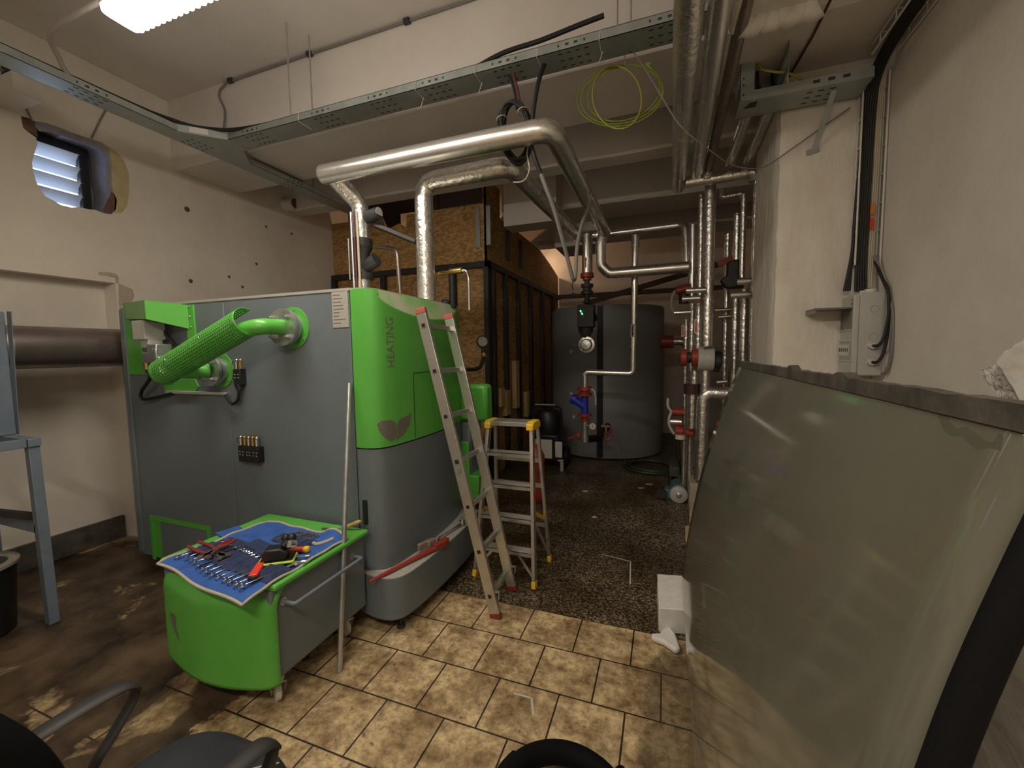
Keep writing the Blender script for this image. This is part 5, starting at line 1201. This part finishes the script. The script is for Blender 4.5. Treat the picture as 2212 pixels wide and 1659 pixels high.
b = MB(); b.lathe([(.09,1.92),(.085,1.86),(.05,1.80),(.045,1.74),(0,1.74)], (c.x-.015,c.y,0), (0,0,1), 20); b.build('volute', cast_iron, pu)
b = MB(); b.lathe([(.0,-.085),(.055,-.08),(.07,-.05),(.095,-.045),(.095,-.02),(.06,-.015),(.06,.05)], c+V((0,0,1.70)), (0,1,0), 24); b.build('flange_elbow', zinc, pu)
for k in range(4):
    a = PI/4+k*PI/2; b = MB(); b.cyl(c+V((.08*math.cos(a),-.05,1.70+.08*math.sin(a))), c+V((.08*math.cos(a),-.065,1.70+.08*math.sin(a))), .011, n=6); b.build('bolt', brass, pu)
b = MB(); b.bar(c+V((-.08,-.01,1.70)),c+V((-.17,-.03,1.695)),.012,.02); b.build('lever', black_plastic, pu)
fs_ = thing('filter_valve_set','valve set with a blue strainer below the blue-arrow pipe','valve',(-.90,4.97,.70))
c = V((-.90,4.97,0))
b = MB(); b.lathe([(.03,1.20),(.082,1.20),(.085,1.155),(.06,1.15),(.06,1.13),(.085,1.125),(.08,1.09),(.03,1.09)], (c.x,c.y,0), (0,0,1), 22); b.build('red_flange', red_paint, fs_)
b = MB(); b.tube(fillet([c+V((.075,-.02,1.175)),c+V((.115,-.03,1.16)),c+V((.135,-.03,1.08)),c+V((.135,-.03,.99))],.03,3), .010, 8); b.build('lever', box_grey, fs_)
b = MB(); b.tube([c+V((0,0,1.10)),c+V((0,0,.88))], .045, 16); b.tube([c+V((.0,-.01,.96)),c+V((-.10,-.02,1.03)),c+V((-.15,-.02,1.065))],.05,16,rs=[.045,.05,.056]); b.cyl(c+V((-.11,-.02,1.037)),c+V((-.135,-.02,1.055)),.065,n=16); b.build('strainer', blue_paint, fs_)
b = MB(); b.lathe([(.03,.88),(.08,.875),(.08,.845),(.04,.84),(.04,.81),(.06,.805),(.06,.79),(.03,.78)], (c.x,c.y,0), (0,0,1), 20); b.build('lower_flange', red_paint, fs_)
b = MB(); b.tube([c+V((0,0,.79)),c+V((0,0,.55))], .036, 16); b.cyl(c+V((0,0,.60)),c+V((0,0,.53)),.048,n=16); b.build('lower_pipe', zinc, fs_)
b = MB(); b.tube([c+V((0,0,.56)),c+V((.12,.30,.52)),c+V((.12,1.20,.52))], .045, 14); b.build('tank_pipe', black_rubber, fs_)
b = MB(); b.cyl(c+V((.03,-.03,.735)),c+V((.075,-.04,.735)),.012,n=10); b.lathe([(0,-.012),(.040,-.012),(.044,.0),(.044,.012)], c+V((.105,-.05,.735)), (0,1,0), 22); b.build('gauge_case', zinc, fs_)
b = MB(); b.lathe([(0,-.0135),(.037,-.0135)], c+V((.105,-.05,.735)), (0,1,0), 22); gf = b.build('gauge_face', white_plastic, fs_)
b = MB(); b.bar(c+V((.105,-.0645,.72)),c+V((.105,-.0645,.755)),.006,.001,up=(0,1,0)); b.build('gauge_needle', black_plastic, gf)
b = MB(); b.cyl(c+V((.20,-.02,.735)),c+V((.30,-.02,.735)),.014,n=10); b.cyl(c+V((.255,-.02,.735)),c+V((.255,-.02,.66)),.014,n=10); b.build('drain_cock', brass, fs_)
b = MB(); b.tube(fillet([c+V((.30,-.02,.73)),c+V((.33,-.02,.70)),c+V((.325,-.02,.60)),c+V((.255,-.02,.57)),c+V((.235,-.02,.66))],.03,3), .010, 8); b.build('cock_lever', red_paint, fs_)
b = MB(); b.sphere(c+V((-.075,-.01,.60)),.045,12,(.7,.7,1)); b.bar(c+V((-.10,-.01,.60)),c+V((-.20,-.04,.57)),.012,.012); b.build('side_handle', red_paint, fs_)
# small things round the pump
hg = thing('hanging_tag','small dark tag hanging under the steel rail left of the pump','tag',(-1.08,4.9,2.2))
b = MB(); b.tube(cr([PY(1243,600,4.9),PY(1236,615,4.9),PY(1238,628,4.9)],5), .006, 6); b.box(PY(1238,638,4.9),(.03,.012,.06)); b.build('tag', navy_pocket, hg)
# ------------------------------------------------------------------ manifold wall at the right: plinth and lagged pipes
b = MB(); b.bb((.245,4.40,0.0),(.95,7.6,.30)); pl = b.build('plinth', concrete, bevel=.012); tag(pl,'long low concrete plinth under the manifold pipes on the right','plinth')
b = MB(); b.prism([(.235,4.15,.0),(.30,4.13,.0),(.37,4.38,.0),(.29,4.395,.0)],(0,0,.10)); b.prism([PZ(1480,1140,.06),PZ(1494,1142,.06),PZ(1487,1175,.06),PZ(1481,1172,.06)],(0,0,.02)); tag(b.build('pine_offcut', pine),'yellow pine offcut on the floor against the plinth end','plank')
G = 'manifold pipes on the right'
def vp(xp, y0, y1, Y, dpx, lab, m=foil, zb=None):
    p0 = PY(xp,y0,Y); p1 = PY(xp,y1,Y)
    if zb is not None: p1.z = zb
    d = (p0-EYE).dot(_f2); r = dpx/2*d/FPX; x = (p0.x+p1.x)/2
    b = MB(); b.tube([(x,Y,p1.z),(x,Y,(p0.z+p1.z)/2),(x,Y,p0.z)], r, 18); return tag(b.build('lagged_pipe', m), lab, 'pipe')
vp(1496,486,640,4.9,17,'lagged manifold riser under the corner of the thin crosspipe', foil_smooth)
vp(1495,655,750,4.7,11,'short thin lagged riser just above the left red pump flange', zb=0.3)
vp(1482,690,750,4.8,9,'thinnest lagged riser, leftmost above the red pump flanges', zb=0.0)
vp(1514,420,640,4.6,13,'slim lagged riser immediately left of the thickest manifold pipe')
vp(1509,655,752,4.6,14,'wrinkled lagged riser between the thickest pipe and the thin ones')
vp(1531,400,748,4.45,23,'thickest lagged manifold pipe, standing above the grey pump')
vp(1569,506,800,4.9,14,'lagged riser with the black actuator, right of the thickest pipe', zb=0.3)
vp(1592,462,562,4.62,15,'upper lagged riser ending at the red actuator bracket')
vp(1587,640,840,4.55,14,'lagged pipe running down behind the top corner of the glossy sheet', zb=0.3)
vp(1605,420,600,4.5,12,'rough lagged riser second from the pilaster')
vp(1607,625,786,4.45,15,'brightest lagged riser with white label tape near the pilaster')
vp(1629,382,790,4.3,13,'wrinkled lagged riser right against the pilaster edge', zb=0.)
vp(1500,800,835,4.6,22,'crumpled lagged stub directly under the red pump flanges')
vp(1523,800,850,4.45,20,'lagged pipe piece under the grey pump body')
vp(1494,850,925,4.5,14,'lagged pipe below the dark coupling at the sheet edge')
# risers down to the plinth
pipe('lagged_pipe','lagged elbow pipe turning from the plinth to the right behind the sheet', [PY(1512,1035,4.45),PY(1519,860,4.45),PY(1530,848,4.45),PY(1615,852,4.45)], .058, foil, .03, k=2)
vp(1484,830,945,4.9,9,'thin pipe standing behind the lever valve at the plinth', zb=.0)
pipe('lagged_pipe','lagged header pipe crossing high up to the pilaster', [PY(1481,395,4.3),PY(1632,372,4.3),PY(1631,392,4.3)], .047, foil, .03)
pipe('lagged_pipe','small lagged cross-link below the high header pipe', [PY(1560,408,4.6),PY(1560,426,4.6),PY(1604,418,4.6),PY(1605,430,4.6)], .026, foil, .02)
def stub(x0,x1,y,Y,dpx,lab):
    p0, p1 = PY(x0,y,Y), PY(x1,y-2,Y); d = (p0-EYE).dot(_f2); b = MB(); b.cyl(p0,p1,dpx/2*d/FPX,n=18); tag(b.build('lagged_stub', foil_smooth), lab, 'pipe stub')
stub(1482,1524,628,4.35,12,'upper lagged stub left of the thickest pipe'); stub(1473,1512,646,4.4,11,'middle lagged stub left of the thickest pipe'); stub(1456,1492,676,4.55,10,'lowest and leftmost lagged stub of the manifold')
stub(1592,1622,609,4.2,14,'upper lagged stub by the pilaster'); stub(1578,1622,638,4.25,14,'lower lagged stub by the pilaster'); stub(1545,1590,670,4.8,8,'dim lagged stub between the risers'); stub(1552,1580,685,4.75,9,'lagged stub under the dim one')
stub(1548,1570,826,4.7,10,'dim lagged stub at the sheet corner')
# pump group on the manifold
pg = thing('manifold_pump','grey pump with red flanges on the manifold pipes','pump',(.3,4.4,1.45))
def pyb(x0,y0,x1,y1,Y,dep,m,nm,par,bv=.012):
    a, c = PY(x0,y1,Y), PY(x1,y0,Y); b = MB(); b.bb((a.x,Y-dep/2,a.z),(c.x,Y+dep/2,c.z)); return b.build(nm, m, par, bevel=bv)
p = PY(1525,775,4.42); b = MB(); b.cyl(p+V((-.075,0,0)),p+V((.07,0,0)),.115,n=28); b.build('motor', box_grey, pg, bevel=.01)
b = MB(); b.cyl(p+V((.07,0,-.02)),p+V((.13,0,-.03)),.10,n=24); b.build('terminal_box', black_plastic, pg, bevel=.01)
p2 = PY(1500,772,4.40)
for dx,r in ((-.10,.085),(.0,.088)):
    b = MB(); b.cyl(p2+V((dx-.025,0,0)),p2+V((dx+.03,0,0)),r,n=24); b.build('red_flange', red_paint, pg, bevel=.006)
b = MB(); b.cyl(p2+V((-.07,-.02,.055)),p2+V((-.07,-.02,-.055)),.028,n=14); b.cyl(p2+V((-.13,0,0)),p2+V((.06,0,0)),.05,n=16); b.build('pump_body', cast_iron, pg)
b = MB(); b.bar(PY(1520,752,4.34),PY(1548,748,4.34),.02,.012); b.build('bracket', cast_iron, pg)
p = PY(1494,840,4.5); b = MB(); b.lathe([(.03,-.05),(.072,-.05),(.075,.05),(.03,.05)], p, (0,0,1), 20); tag(b.build('coupling', mat('dark_red_coupling',(.06,.02,.022),.5)),'dark red coupling under the manifold pump','coupling')
av = thing('actuator','black actuator on a red bracket among the right-hand risers','actuator',(.6,4.6,2.2))
b = MB(); b.bar(PY(1550,570,4.75),PY(1598,553,4.75),.03,.06); b.build('red_bracket', red_paint, av)
b = MB(); b.prism([PY(x,y,4.60) for x,y in ((1572,565),(1597,560),(1597,610),(1588,622),(1568,622),(1556,605),(1570,595))],(0,.09,0)); b.build('motor_case', black_plastic, av, bevel=.012)
rv = thing('lever_valve','red shut-off valve with a pale lever at the left of the manifold','valve',(.1,4.8,1.9))
p = PY(1478,627,4.85); b = MB(); b.cyl(p+V((-.08,0,.0)),p+V((.07,0,.02)),.045,n=16); b.build('body', red_paint, rv)
b = MB(); b.cyl(p+V((.0,0,-.04)),p+V((.0,0,-.14)),.05,n=16); b.build('lower_body', cast_iron, rv)
b = MB(); b.tube(cr([p+V((-.09,-.02,.0)),p+V((-.12,-.02,-.06)),p+V((-.125,-.02,-.16)),p+V((-.10,-.02,-.24))],5), .012, 8); b.build('lever', box_grey, rv)
rv2 = thing('drain_valve_set','red valve with two pale levers at the foot of the manifold','valve',(.1,4.7,.7))
b = MB(); p = PY(1463,890,4.7); b.cyl(p+V((-.07,0,0)),p+V((.07,0,0)),.042,n=16); b.build('upper_body', red_paint, rv2)
b = MB(); p3 = PY(1461,911,4.62); b.cyl(p3+V((-.06,0,0)),p3+V((.05,0,0)),.045,n=18); b.build('chrome_body', chrome, rv2)
b = MB(); p4 = PY(1474,932,4.6); b.cyl(p4+V((-.07,0,0.01)),p4+V((.0,0,0)),.05,n=16); b.cyl(p4+V((.02,0,0)),p4+V((.10,0,-.02)),.042,n=16); b.build('lower_body', red_paint, rv2)
b = MB(); b.cyl(p4+V((-.02,-.02,-.03)),p4+V((-.02,-.02,-.075)),.05,n=14); b.build('base_cap', white_plastic, rv2)
b = MB(); b.tube(cr([PY(1443,860,4.6),PY(1443,878,4.6),PY(1450,890,4.6),PY(1446,900,4.6),PY(1445,915,4.6),PY(1450,928,4.6),PY(1457,938,4.6)],4), .014, 8); b.build('lever', box_grey, rv2)
tp = thing('tank_connection','red flanged pipe entering the tank at its right side','pipe',(-.05,6.9,1.5))
b = MB(); p = PY(1446,738,6.9); b.cyl(p+V((-.12,0,0)),p+V((.06,0,0)),.10,n=18); b.build('red_flange', red_paint, tp)
b = MB(); b.tube(cr([p+V((.06,0,0)),p+V((.17,0,.0)),p+V((.24,-.02,-.05)),p+V((.26,-.02,-.2))],5), .06, 14); b.build('elbow', foil_smooth, tp)
# red and white arrow tape on the risers
for i,(x,y0,y1,Y,m) in enumerate(((1475,702,727,4.75,'red'),(1503,690,720,4.42,'red'))):
    a, c = PY(x,y1,Y), PY(x,y0,Y); b = MB(); b.bb((a.x-.014,Y-.001,a.z),(a.x+.014,Y,c.z)); o = thing('arrow_label',['red arrow label at the thinnest left riser','red arrow label on the wrinkled middle riser'][i],'label',a); 
    b.build('backing', white_plastic, o); b = MB(); b.bb((a.x-.008,Y-.002,a.z+.01),(a.x+.008,Y-.001,c.z-.01)); b.build('arrow', red_plastic, o)
# overhead foil pipes running away towards the manifold
pipe('overhead_pipe','big foil-lagged overhead pipe whose near end has a patch of shiny tape', [(.075,1.2,3.19),(.098,4.48,3.20)], .062, foil_smooth)
pipe('overhead_pipe_wrap','bright crumpled foil wrap on the near end of the overhead pipe', [(.078,1.6,3.19),(.084,2.62,3.192)], .068, foil, cat='pipe wrap')
pipe('overhead_pipe','second foil-lagged overhead pipe beside the big one', [(.205,1.2,3.24),(.245,4.25,3.22)], .055, foil_smooth)
pipe('overhead_pipe','third thin overhead pipe to the right of the foil-lagged pair', [(.335,1.2,3.30),(.345,4.3,3.24)], .035, tool_steel)
for x,lab in ((.52,'left of two dim overhead pipes behind the cable tray corner'),(.66,'right of two dim overhead pipes behind the cable tray corner')):
    pipe('overhead_pipe', lab, [(x,3.37,3.29),(x,4.28,3.27)], .040, foil_smooth)
b = MB(); p = PY(1528,352,4.3); b.tube(fillet([p+V((0,-.3,.0)),p+V((0,0,.02)),p+V((0,.0,-.16))],.08,3), .055, 18); tag(b.build('lagged_elbow', foil),'lagged elbow where the second overhead pipe drops to the header','pipe elbow')
# ------------------------------------------------------------------ floor things at the back
wv = thing('vacuum_cleaner','black and white wheeled cleaning machine beside the tank','vacuum cleaner',(-1.5,5.6,0))
b = MB(); b.lathe([(0,.46),(.17,.46),(.18,.50),(.185,.74),(.15,.80),(0,.82)], (-1.53,5.62,0), (0,0,1), 28); b.build('motor_head', black_plastic, wv)
b = MB(); b.bb((-1.70,5.42,.12),(-1.34,5.80,.50)); b.build('tank_body', black_plastic, wv, bevel=.03)
b = MB(); b.bb((-1.665,5.405,.17),(-1.425,5.42,.43)); b.build('front_panel', white_plastic, wv, bevel=.006)
b = MB(); b.bb((-1.385,5.405,.19),(-1.285,5.43,.41)); b.build('side_panel', white_plastic, wv, bevel=.02)
b = MB(); b.tube(fillet([(-1.72,5.50,.50),(-1.72,5.50,.88),(-1.32,5.50,.88),(-1.30,5.50,.45)],.08,4), .018, 10); b.build('handle', black_plastic, wv)
b = MB(); b.tube([(-1.68,5.495,.897),(-1.40,5.495,.897)], .008, 8); b.build('handle_grip', box_grey, wv)
for x in (-1.70,-1.30):
    b = MB(); b.lathe([(0,-.03),(.13,-.03),(.14,0),(.13,.03),(0,.03)], (x,5.74,.14), (1,0,0), 24); b.build('wheel', black_rubber, wv)
b = MB(); b.cyl((-1.30,5.45,.0),(-1.30,5.45,.16),.025,n=12); b.bar((-1.35,5.43,.15),(-1.28,5.43,.15),.03,.02); b.build('castor', box_grey, wv)
hp = []
for i in range(120):
    a = 2*PI*i/120*3; r = .30+.06*math.sin(a*.37)+.03*(i/120); hp.append(V((-.15+r*1.0*math.cos(a), 5.95+r*.95*math.sin(a), .018+.022*(i/120)*1.4)))
b = MB(); b.tube(hp, .016, 8); tag(b.build('garden_hose', green_hose),'dark green hose coiled on the floor in front of the tank','hose')
b = MB(); b.tube(cr([(-.15+.31,5.95,.05),(.12,5.7,.03),(.05,5.55,.02),(.16,5.35,.02),(.18,5.6,.3),(.14,5.9,.55)],8), .014, 8); tag(b.build('garden_hose', green_hose),'dark green hose tail rising to the valve at the plinth','hose')
mo = thing('pump_motor','teal electric motor lying on the floor beside the plinth','motor',(.13,4.75,0))
b = MB(); b.cyl((.155,4.66,.095),(.15,4.98,.095),.082,n=28); b.build('casing', teal, mo, bevel=.01)
b = MB(); b.lathe([(0,-.03),(.06,-.025),(.088,-.01),(.09,.02),(.09,.04)], (.155,4.64,.095), (0,1,0), 28); b.build('fan_cover', box_grey, mo)
b = MB(); b.lathe([(0,-.034),(.018,-.034),(.03,-.028)], (.155,4.64,.095), (0,1,0), 18); b.build('hub', zinc, mo)
b = MB(); b.box((.05,4.78,.07),(.10,.14,.10)); b.bb((.02,4.72,0),(.20,4.76,.03)); b.build('foot', teal, mo, bevel=.01)
b = MB(); b.cyl((-.02,4.68,.07),(.0,4.80,.07),.055,n=18); b.build('pump_end', cast_iron, mo)
b = MB(); b.box((.12,5.3,.14),(.12,.5,.28)); b.prism([(.06,5.05,.0),(.2,5.05,.0),(.2,5.55,.0),(.06,5.55,.0)],(0,0,.2)); tag(b.build('green_crate', mat('dark_grey_green_sacking',(.06,.068,.055),.8,bump=.5,bscale=12,bdist=.02), bevel=.03),'dark grey-green sack against the plinth behind the motor','sack')
for i,(x,y,s,lab) in enumerate(((1403,1047,.05,'small pale rubble chip on the dark floor, nearest the sheet'),(1385,1055,.04,'small grey rubble chip left of the pale one'),(1264,1062,.03,'small white chip on the dark floor right of the step ladder'),(1284,1118,.025,'lower white chip on the dark floor by the step ladder'))):
    p = PZ(x,y,0); b = MB(); b.prism([p+V((-s,-s*.3,0)),p+V((s*.4,-s*.5,0)),p+V((s,s*.2,0)),p+V((-s*.3,s*.5,0))],(0,0,.012)); tag(b.build('rubble_chip', concrete if i<2 else styrofoam, bevel=.003), lab, 'rubble')
b = MB(); b.cyl((-1.31,4.3,0),(-1.31,4.3,.5),.09,n=20); b.lathe([(.09,.5),(.05,.58),(.03,.6),(0,.62)],(-1.31,4.3,0),(0,0,1),20); tag(b.build('fire_extinguisher', red_paint),'dark red extinguisher on the floor behind the step ladder','extinguisher')
# chalk marks on the floor
ck = mat('chalk', (.52,.48,.40), .9)
for pts,lab in ((((1300,1197),(1362,1213),(1361,1262)),'white chalk corner mark on the dark terrazzo'),(((1110,1497),(1148,1508),(1152,1545)),'white chalk corner mark on the pale tiles')):
    q = [PZ(*p,.0008) for p in pts]; b = MB(); b.bar(q[0],q[1],.010,.0006); b.bar(q[1],q[2],.010,.0006); tag(b.build('chalk_mark', ck), lab, 'chalk mark')
# ------------------------------------------------------------------ right side: tray corner, lagged duct, basket, distribution box
tc_ = thing('cable_tray','wide galvanised tray corner with cables below the beam at the pilaster top','cable tray',(.7,3.2,3.16))
tz = 3.20
b = MB(); b.bb((.425,3.125,tz),(.505,3.128,3.43)); b.bb((.425,3.125,tz),(.428,3.34,3.43)); b.bb((.66,3.0,tz+.06),(.663,3.34,3.43)); b.bb((.425,3.335,tz),(.66,3.338,3.43)); b.build('riser_plates', galv, tc_)
b = MB(); b.bb((.425,3.13,tz-.004),(1.12,3.345,tz-.001)); b.bb((.505,3.127,tz-.004),(1.12,3.130,tz+.055)); b.bb((.44,3.342,tz-.004),(1.12,3.345,tz+.055)); b.build('cross_run', galv, tc_)
b = MB()
for i in range(3):
    for j in range(3): b.bb((.80+.06*i,3.165+.06*j,tz-.0048),(.83+.06*i,3.177+.06*j,tz-.004))
for i in range(3): b.bb((.82+.075*i,3.1262,tz+.022),(.855+.075*i,3.127,tz+.04))
b.prism([(.46,3.22,tz-.0048),(.53,3.22,tz-.0048),(.53,3.15,tz-.0048),(.49,3.155,tz-.0048)],(0,0,.0008))
for z in (.03,.09,.13):
    b.bb((.44,3.1242,tz+z),(.45,3.125,tz+z+.010))
b.build('slots', galv_dark, tc_)
b = MB(); b.bar((.95,3.20,tz),(.90,3.36,tz-.28),.004,.03,up=(1,0,0)); b.bar((.86,3.365,tz-.29),(.93,3.365,tz-.275),.012,.03); b.build('wall_strut', galv, tc_)
for k,(m,pts) in enumerate(((yellow_wire,[(.53,3.16,3.42),(.55,3.15,3.38),(.62,3.12,3.33),(.70,3.12,3.30),(.85,3.2,3.235)]),(beige_cable,[(.68,3.13,3.34),(.68,3.12,3.29),(.70,3.16,3.24),(.78,3.24,3.21)]),(black_rubber,[(.54,3.25,3.43),(.545,3.25,3.36),(.55,3.25,3.26),(.58,3.27,3.21)]),(brown_cable,[(.53,3.22,3.36),(.56,3.2,3.28),(.60,3.2,3.22),(.66,3.24,3.205)]),(black_rubber,[(.63,3.28,3.43),(.635,3.27,3.3),(.64,3.26,3.21)]))):
    b = MB(); b.tube(cr(pts,6), .009 if k else .007, 8); tag(b.build('loose_cable', m), ['yellow cable rising out of the tray corner','cream cable looping over the tray corner','black cable dropping into the tray corner from above','dark red cable in the tray corner','short black cable along the tray corner edge'][k], 'cable')
dt = thing('lagged_duct','white wrapped rectangular duct above the tray corner at the top edge','duct',(.5,2.1,3.28))
b = MB(); b.bb((.335,1.5,3.29),(.675,2.58,3.56)); b.build('body', duct_white, dt, bevel=.03)
b = MB(); b.tube([V((.325+.36*i/20, 2.56+.006*math.sin(i*2.1), 3.285+.006*math.sin(i*1.3))) for i in range(21)], .052, 14); b.build('end_roll', duct_white, dt)
b = MB(); b.cyl((.30,1.5,3.285),(.325,2.56,3.285),.035,n=12); b.build('edge_roll', duct_white, dt)
b = MB(); b.tube([(.79,2.0,3.425),(.775,3.0,3.42),(.745,3.36,3.415)], .007, 6); tag(b.build('surface_cable', brown_cable),'dark cable along the beam soffit from the duct to the pilaster','cable')
bk = thing('cable_basket','wire cable basket running along the soffit and down beside the pilaster','cable basket',(1.17,3.34,1.9))
x0,x1 = 1.13,1.258
b = MB()
for x in (x0,x1):
    b.tube([(x,1.6,3.415),(x,3.20,3.415)], .0052, 6); b.tube([(x,1.6,3.36),(x,3.20,3.36)], .0052, 6); b.tube([(x,3.355,3.30),(x,3.355,2.15)], .0052, 6); b.tube([(x,3.30,3.30),(x,3.30,2.15)], .0052, 6)
b.tube([((x0+x1)/2,1.6,3.417),((x0+x1)/2,3.2,3.417)], .0052, 6); b.tube([((x0+x1)/2,3.358,3.3),((x0+x1)/2,3.358,2.15)], .0052, 6)
b.build('rails', basket_white, bk)
for k in range(9):
    y = 1.7+k*.175; b = MB(); b.tube([(x0,y,3.36),(x0,y,3.415),(x1,y,3.415),(x1,y,3.36)], .0048, 6); b.build('rung', basket_white, bk)
for k in range(7):
    z = 3.22-k*.172; b = MB(); b.tube([(x0,3.30,z),(x0,3.357,z),(x1,3.357,z),(x1,3.30,z)], .0048, 6); b.build('rung', basket_white, bk)
for k in range(5):
    xx = 1.155+.012*(k%3); yy = 3.325+.012*(k//3)
    b = MB(); b.tube(cr([(1.155+.014*k,1.6,3.375+.008*(k%2)),(1.155+.014*k,2.6,3.375),(1.155+.014*k,3.05,3.36),(1.15+.013*k,3.25,3.28),(1.15+.012*k,3.315,3.10),(1.148+.012*k,3.325,2.6),(1.146+.012*k,3.325,2.2),(1.14+.014*k,3.30,1.985)],6), .0085, 8); tag(b.build('basket_cable', black_rubber),'black cable in the thick bundle inside the wire basket','cable','black cables in the basket')
for k in range(3):
    b = MB(); b.tube(cr([(1.205+.010*k,2.95,3.375),(1.208+.010*k,3.18,3.36),(1.212+.010*k,3.30,3.22),(1.215+.01*k,3.325,2.6),(1.210+.01*k,3.325,2.2),(1.20+.010*k,3.30,2.0)],6), .0048, 8); tag(b.build('basket_cable', beige_cable),'pale cable along the right edge of the wire basket','cable','pale cables in the basket')
for k in range(3):
    b = MB(); b.tube(cr([(.92+.02*k,3.30,3.235),(1.02+.01*k,3.31,3.31),(1.10,3.31,3.32-.02*k),(1.135,3.31,3.20),(1.14,3.32,2.9),(1.125,3.32,2.5),(1.12,3.32,2.25),(1.105-.012*k,3.30,1.99)],6), .009, 8); tag(b.build('basket_cable', black_rubber),'black cable bending from the tray corner down into the wire basket','cable','black cables from the tray')
for k,(z,m) in enumerate(((2.40,red_plastic),(2.49,mat('orange_tape',(.6,.2,.03),.5)))):
    b = MB(); b.box((1.207,3.302,z),(.02,.014,.07)); tag(b.build('cable_marker', m), ['red marker sleeve on a pale cable in the basket','orange marker sleeve just above the red one in the basket'][k], 'cable marker')
db = thing('distribution_box','pale grey distribution box with two window rows by the pilaster','distribution box',(1.20,3.45,1.44))
bx0, bx1, by0, by1, bz0, bz1 = 1.09, 1.25, 3.175, 3.365, 1.45, 1.965
by1 = 3.365
b = MB(); b.bb((bx1,by0+.02,bz0+.02),(1.2695,by1,bz1-.02)); b.build('back_plate', white_plastic, db)
b = MB(); b.bb((bx0+.03,by0,bz0),(bx1,by1,bz1)); b.build('case', box_grey, db, bevel=.008)
b = MB(); b.bb((bx0,by0-.004,bz0+.01),(bx0+.032,by1,bz1-.015)); cv = b.build('front_cover', box_grey, db, bevel=.006)
for z0,z1,m,nm in ((1.74,1.875,smoke_clear,'upper_window'),(1.545,1.665,label_paper,'lower_window')):
    b = MB(); b.bb((bx0-.003,by0+.012,z0),(bx0,by1-.01,z1)); w_ = b.build(nm, m, cv, bevel=.002)
    b = MB(); b.bb((bx0-.006,by0+.008,z0-.006),(bx0-.001,by1-.006,z0)); b.build('window_frame', white_plastic, cv); b = MB(); b.bb((bx0-.006,by0+.008,z1),(bx0-.001,by1-.006,z1+.006)); b.build('window_frame', white_plastic, cv)
b = MB(); 
for j in range(5): b.bb((bx0-.005,by0+.03+.032*j,1.575),(bx0-.003,by0+.055+.032*j,1.645))
br = b.build('breakers', white_plastic, cv); b = MB()
for j in range(5): b.bb((bx0-.007,by0+.038+.032*j,1.60),(bx0-.005,by0+.048+.032*j,1.622))
b.build('breaker_switch', cast_iron, cv)
b = MB(); b.bb((bx0-.20,by0+.005,1.868),(bx0,by1-.004,1.878)); b.bb((bx0-.20,by0+.005,1.845),(bx0-.19,by1-.004,1.87)); b.build('raised_flap', smoke_clear, cv)
for z in (1.86,1.69):
    b = MB(); b.lathe([(.018,0),(.021,-.002),(.021,.0)], (1.195,by0-.0025,z), (0,1,0), 20); b.build('knockout', label_paper, db)
b = MB(); b.bb((1.145,by0-.002,1.52),(1.237,by0,1.90)); b.build('side_panel', box_grey, db, bevel=.001)
for z,m in ((1.635,black_rubber),(1.535,black_rubber)):
    b = MB(); b.cyl((1.185,by0,z),(1.185,by0-.035,z),.018,n=16); b.build('gland', white_plastic, db)
    b = MB(); b.tube(cr([(1.185,by0-.035,z),(1.205,by0-.055,z+.005),(1.232,by0-.05,z+.06),(1.25,by0-.045,z+.2),(1.248,by0-.03,1.95),(1.235,by0+.03,2.05),(1.225,by0+.1,2.16)],6), .0085, 8); b.build('gland_cable', m, db)
for y,w_ in ((3.22,.05),(3.30,.05)):
    b = MB(); b.cyl((1.19,y,bz1),(1.19,y,bz1+.02),.03,n=16); b.build('top_gland', white_plastic, db)
b = MB(); b.tube(cr([(1.225,3.29,2.2),(1.245,3.2,2.02),(1.262,3.12,1.85),(1.262,3.10,1.62),(1.255,3.12,1.50),(1.25,3.15,1.46)],6), .0085, 8); tag(b.build('surface_cable', grey_cable),'grey cable bowing down the right wall beside the distribution box','cable')
b = MB()
for k,(dy,dz,w_) in enumerate(((0,0,.022),(.0,-.018,.018))): 
    b.bb((bx0-.0008,by0+.012,1.922+dz-.006),(bx0,by0+.012+w_,1.922+dz+.004))
b.prism([(bx0-.0008,by0+.012,1.885),(bx0-.0008,by0+.036,1.885),(bx0-.0008,by0+.012,1.905)],(.0008,0,0)); b.build('warning_mark', print_grey, cv)
# ------------------------------------------------------------------ render look
SC.view_settings.view_transform = 'Standard'; SC.view_settings.look = 'None'; SC.view_settings.gamma = 1; SC.view_settings.use_curve_mapping = False
SC.view_settings.exposure = EXPO
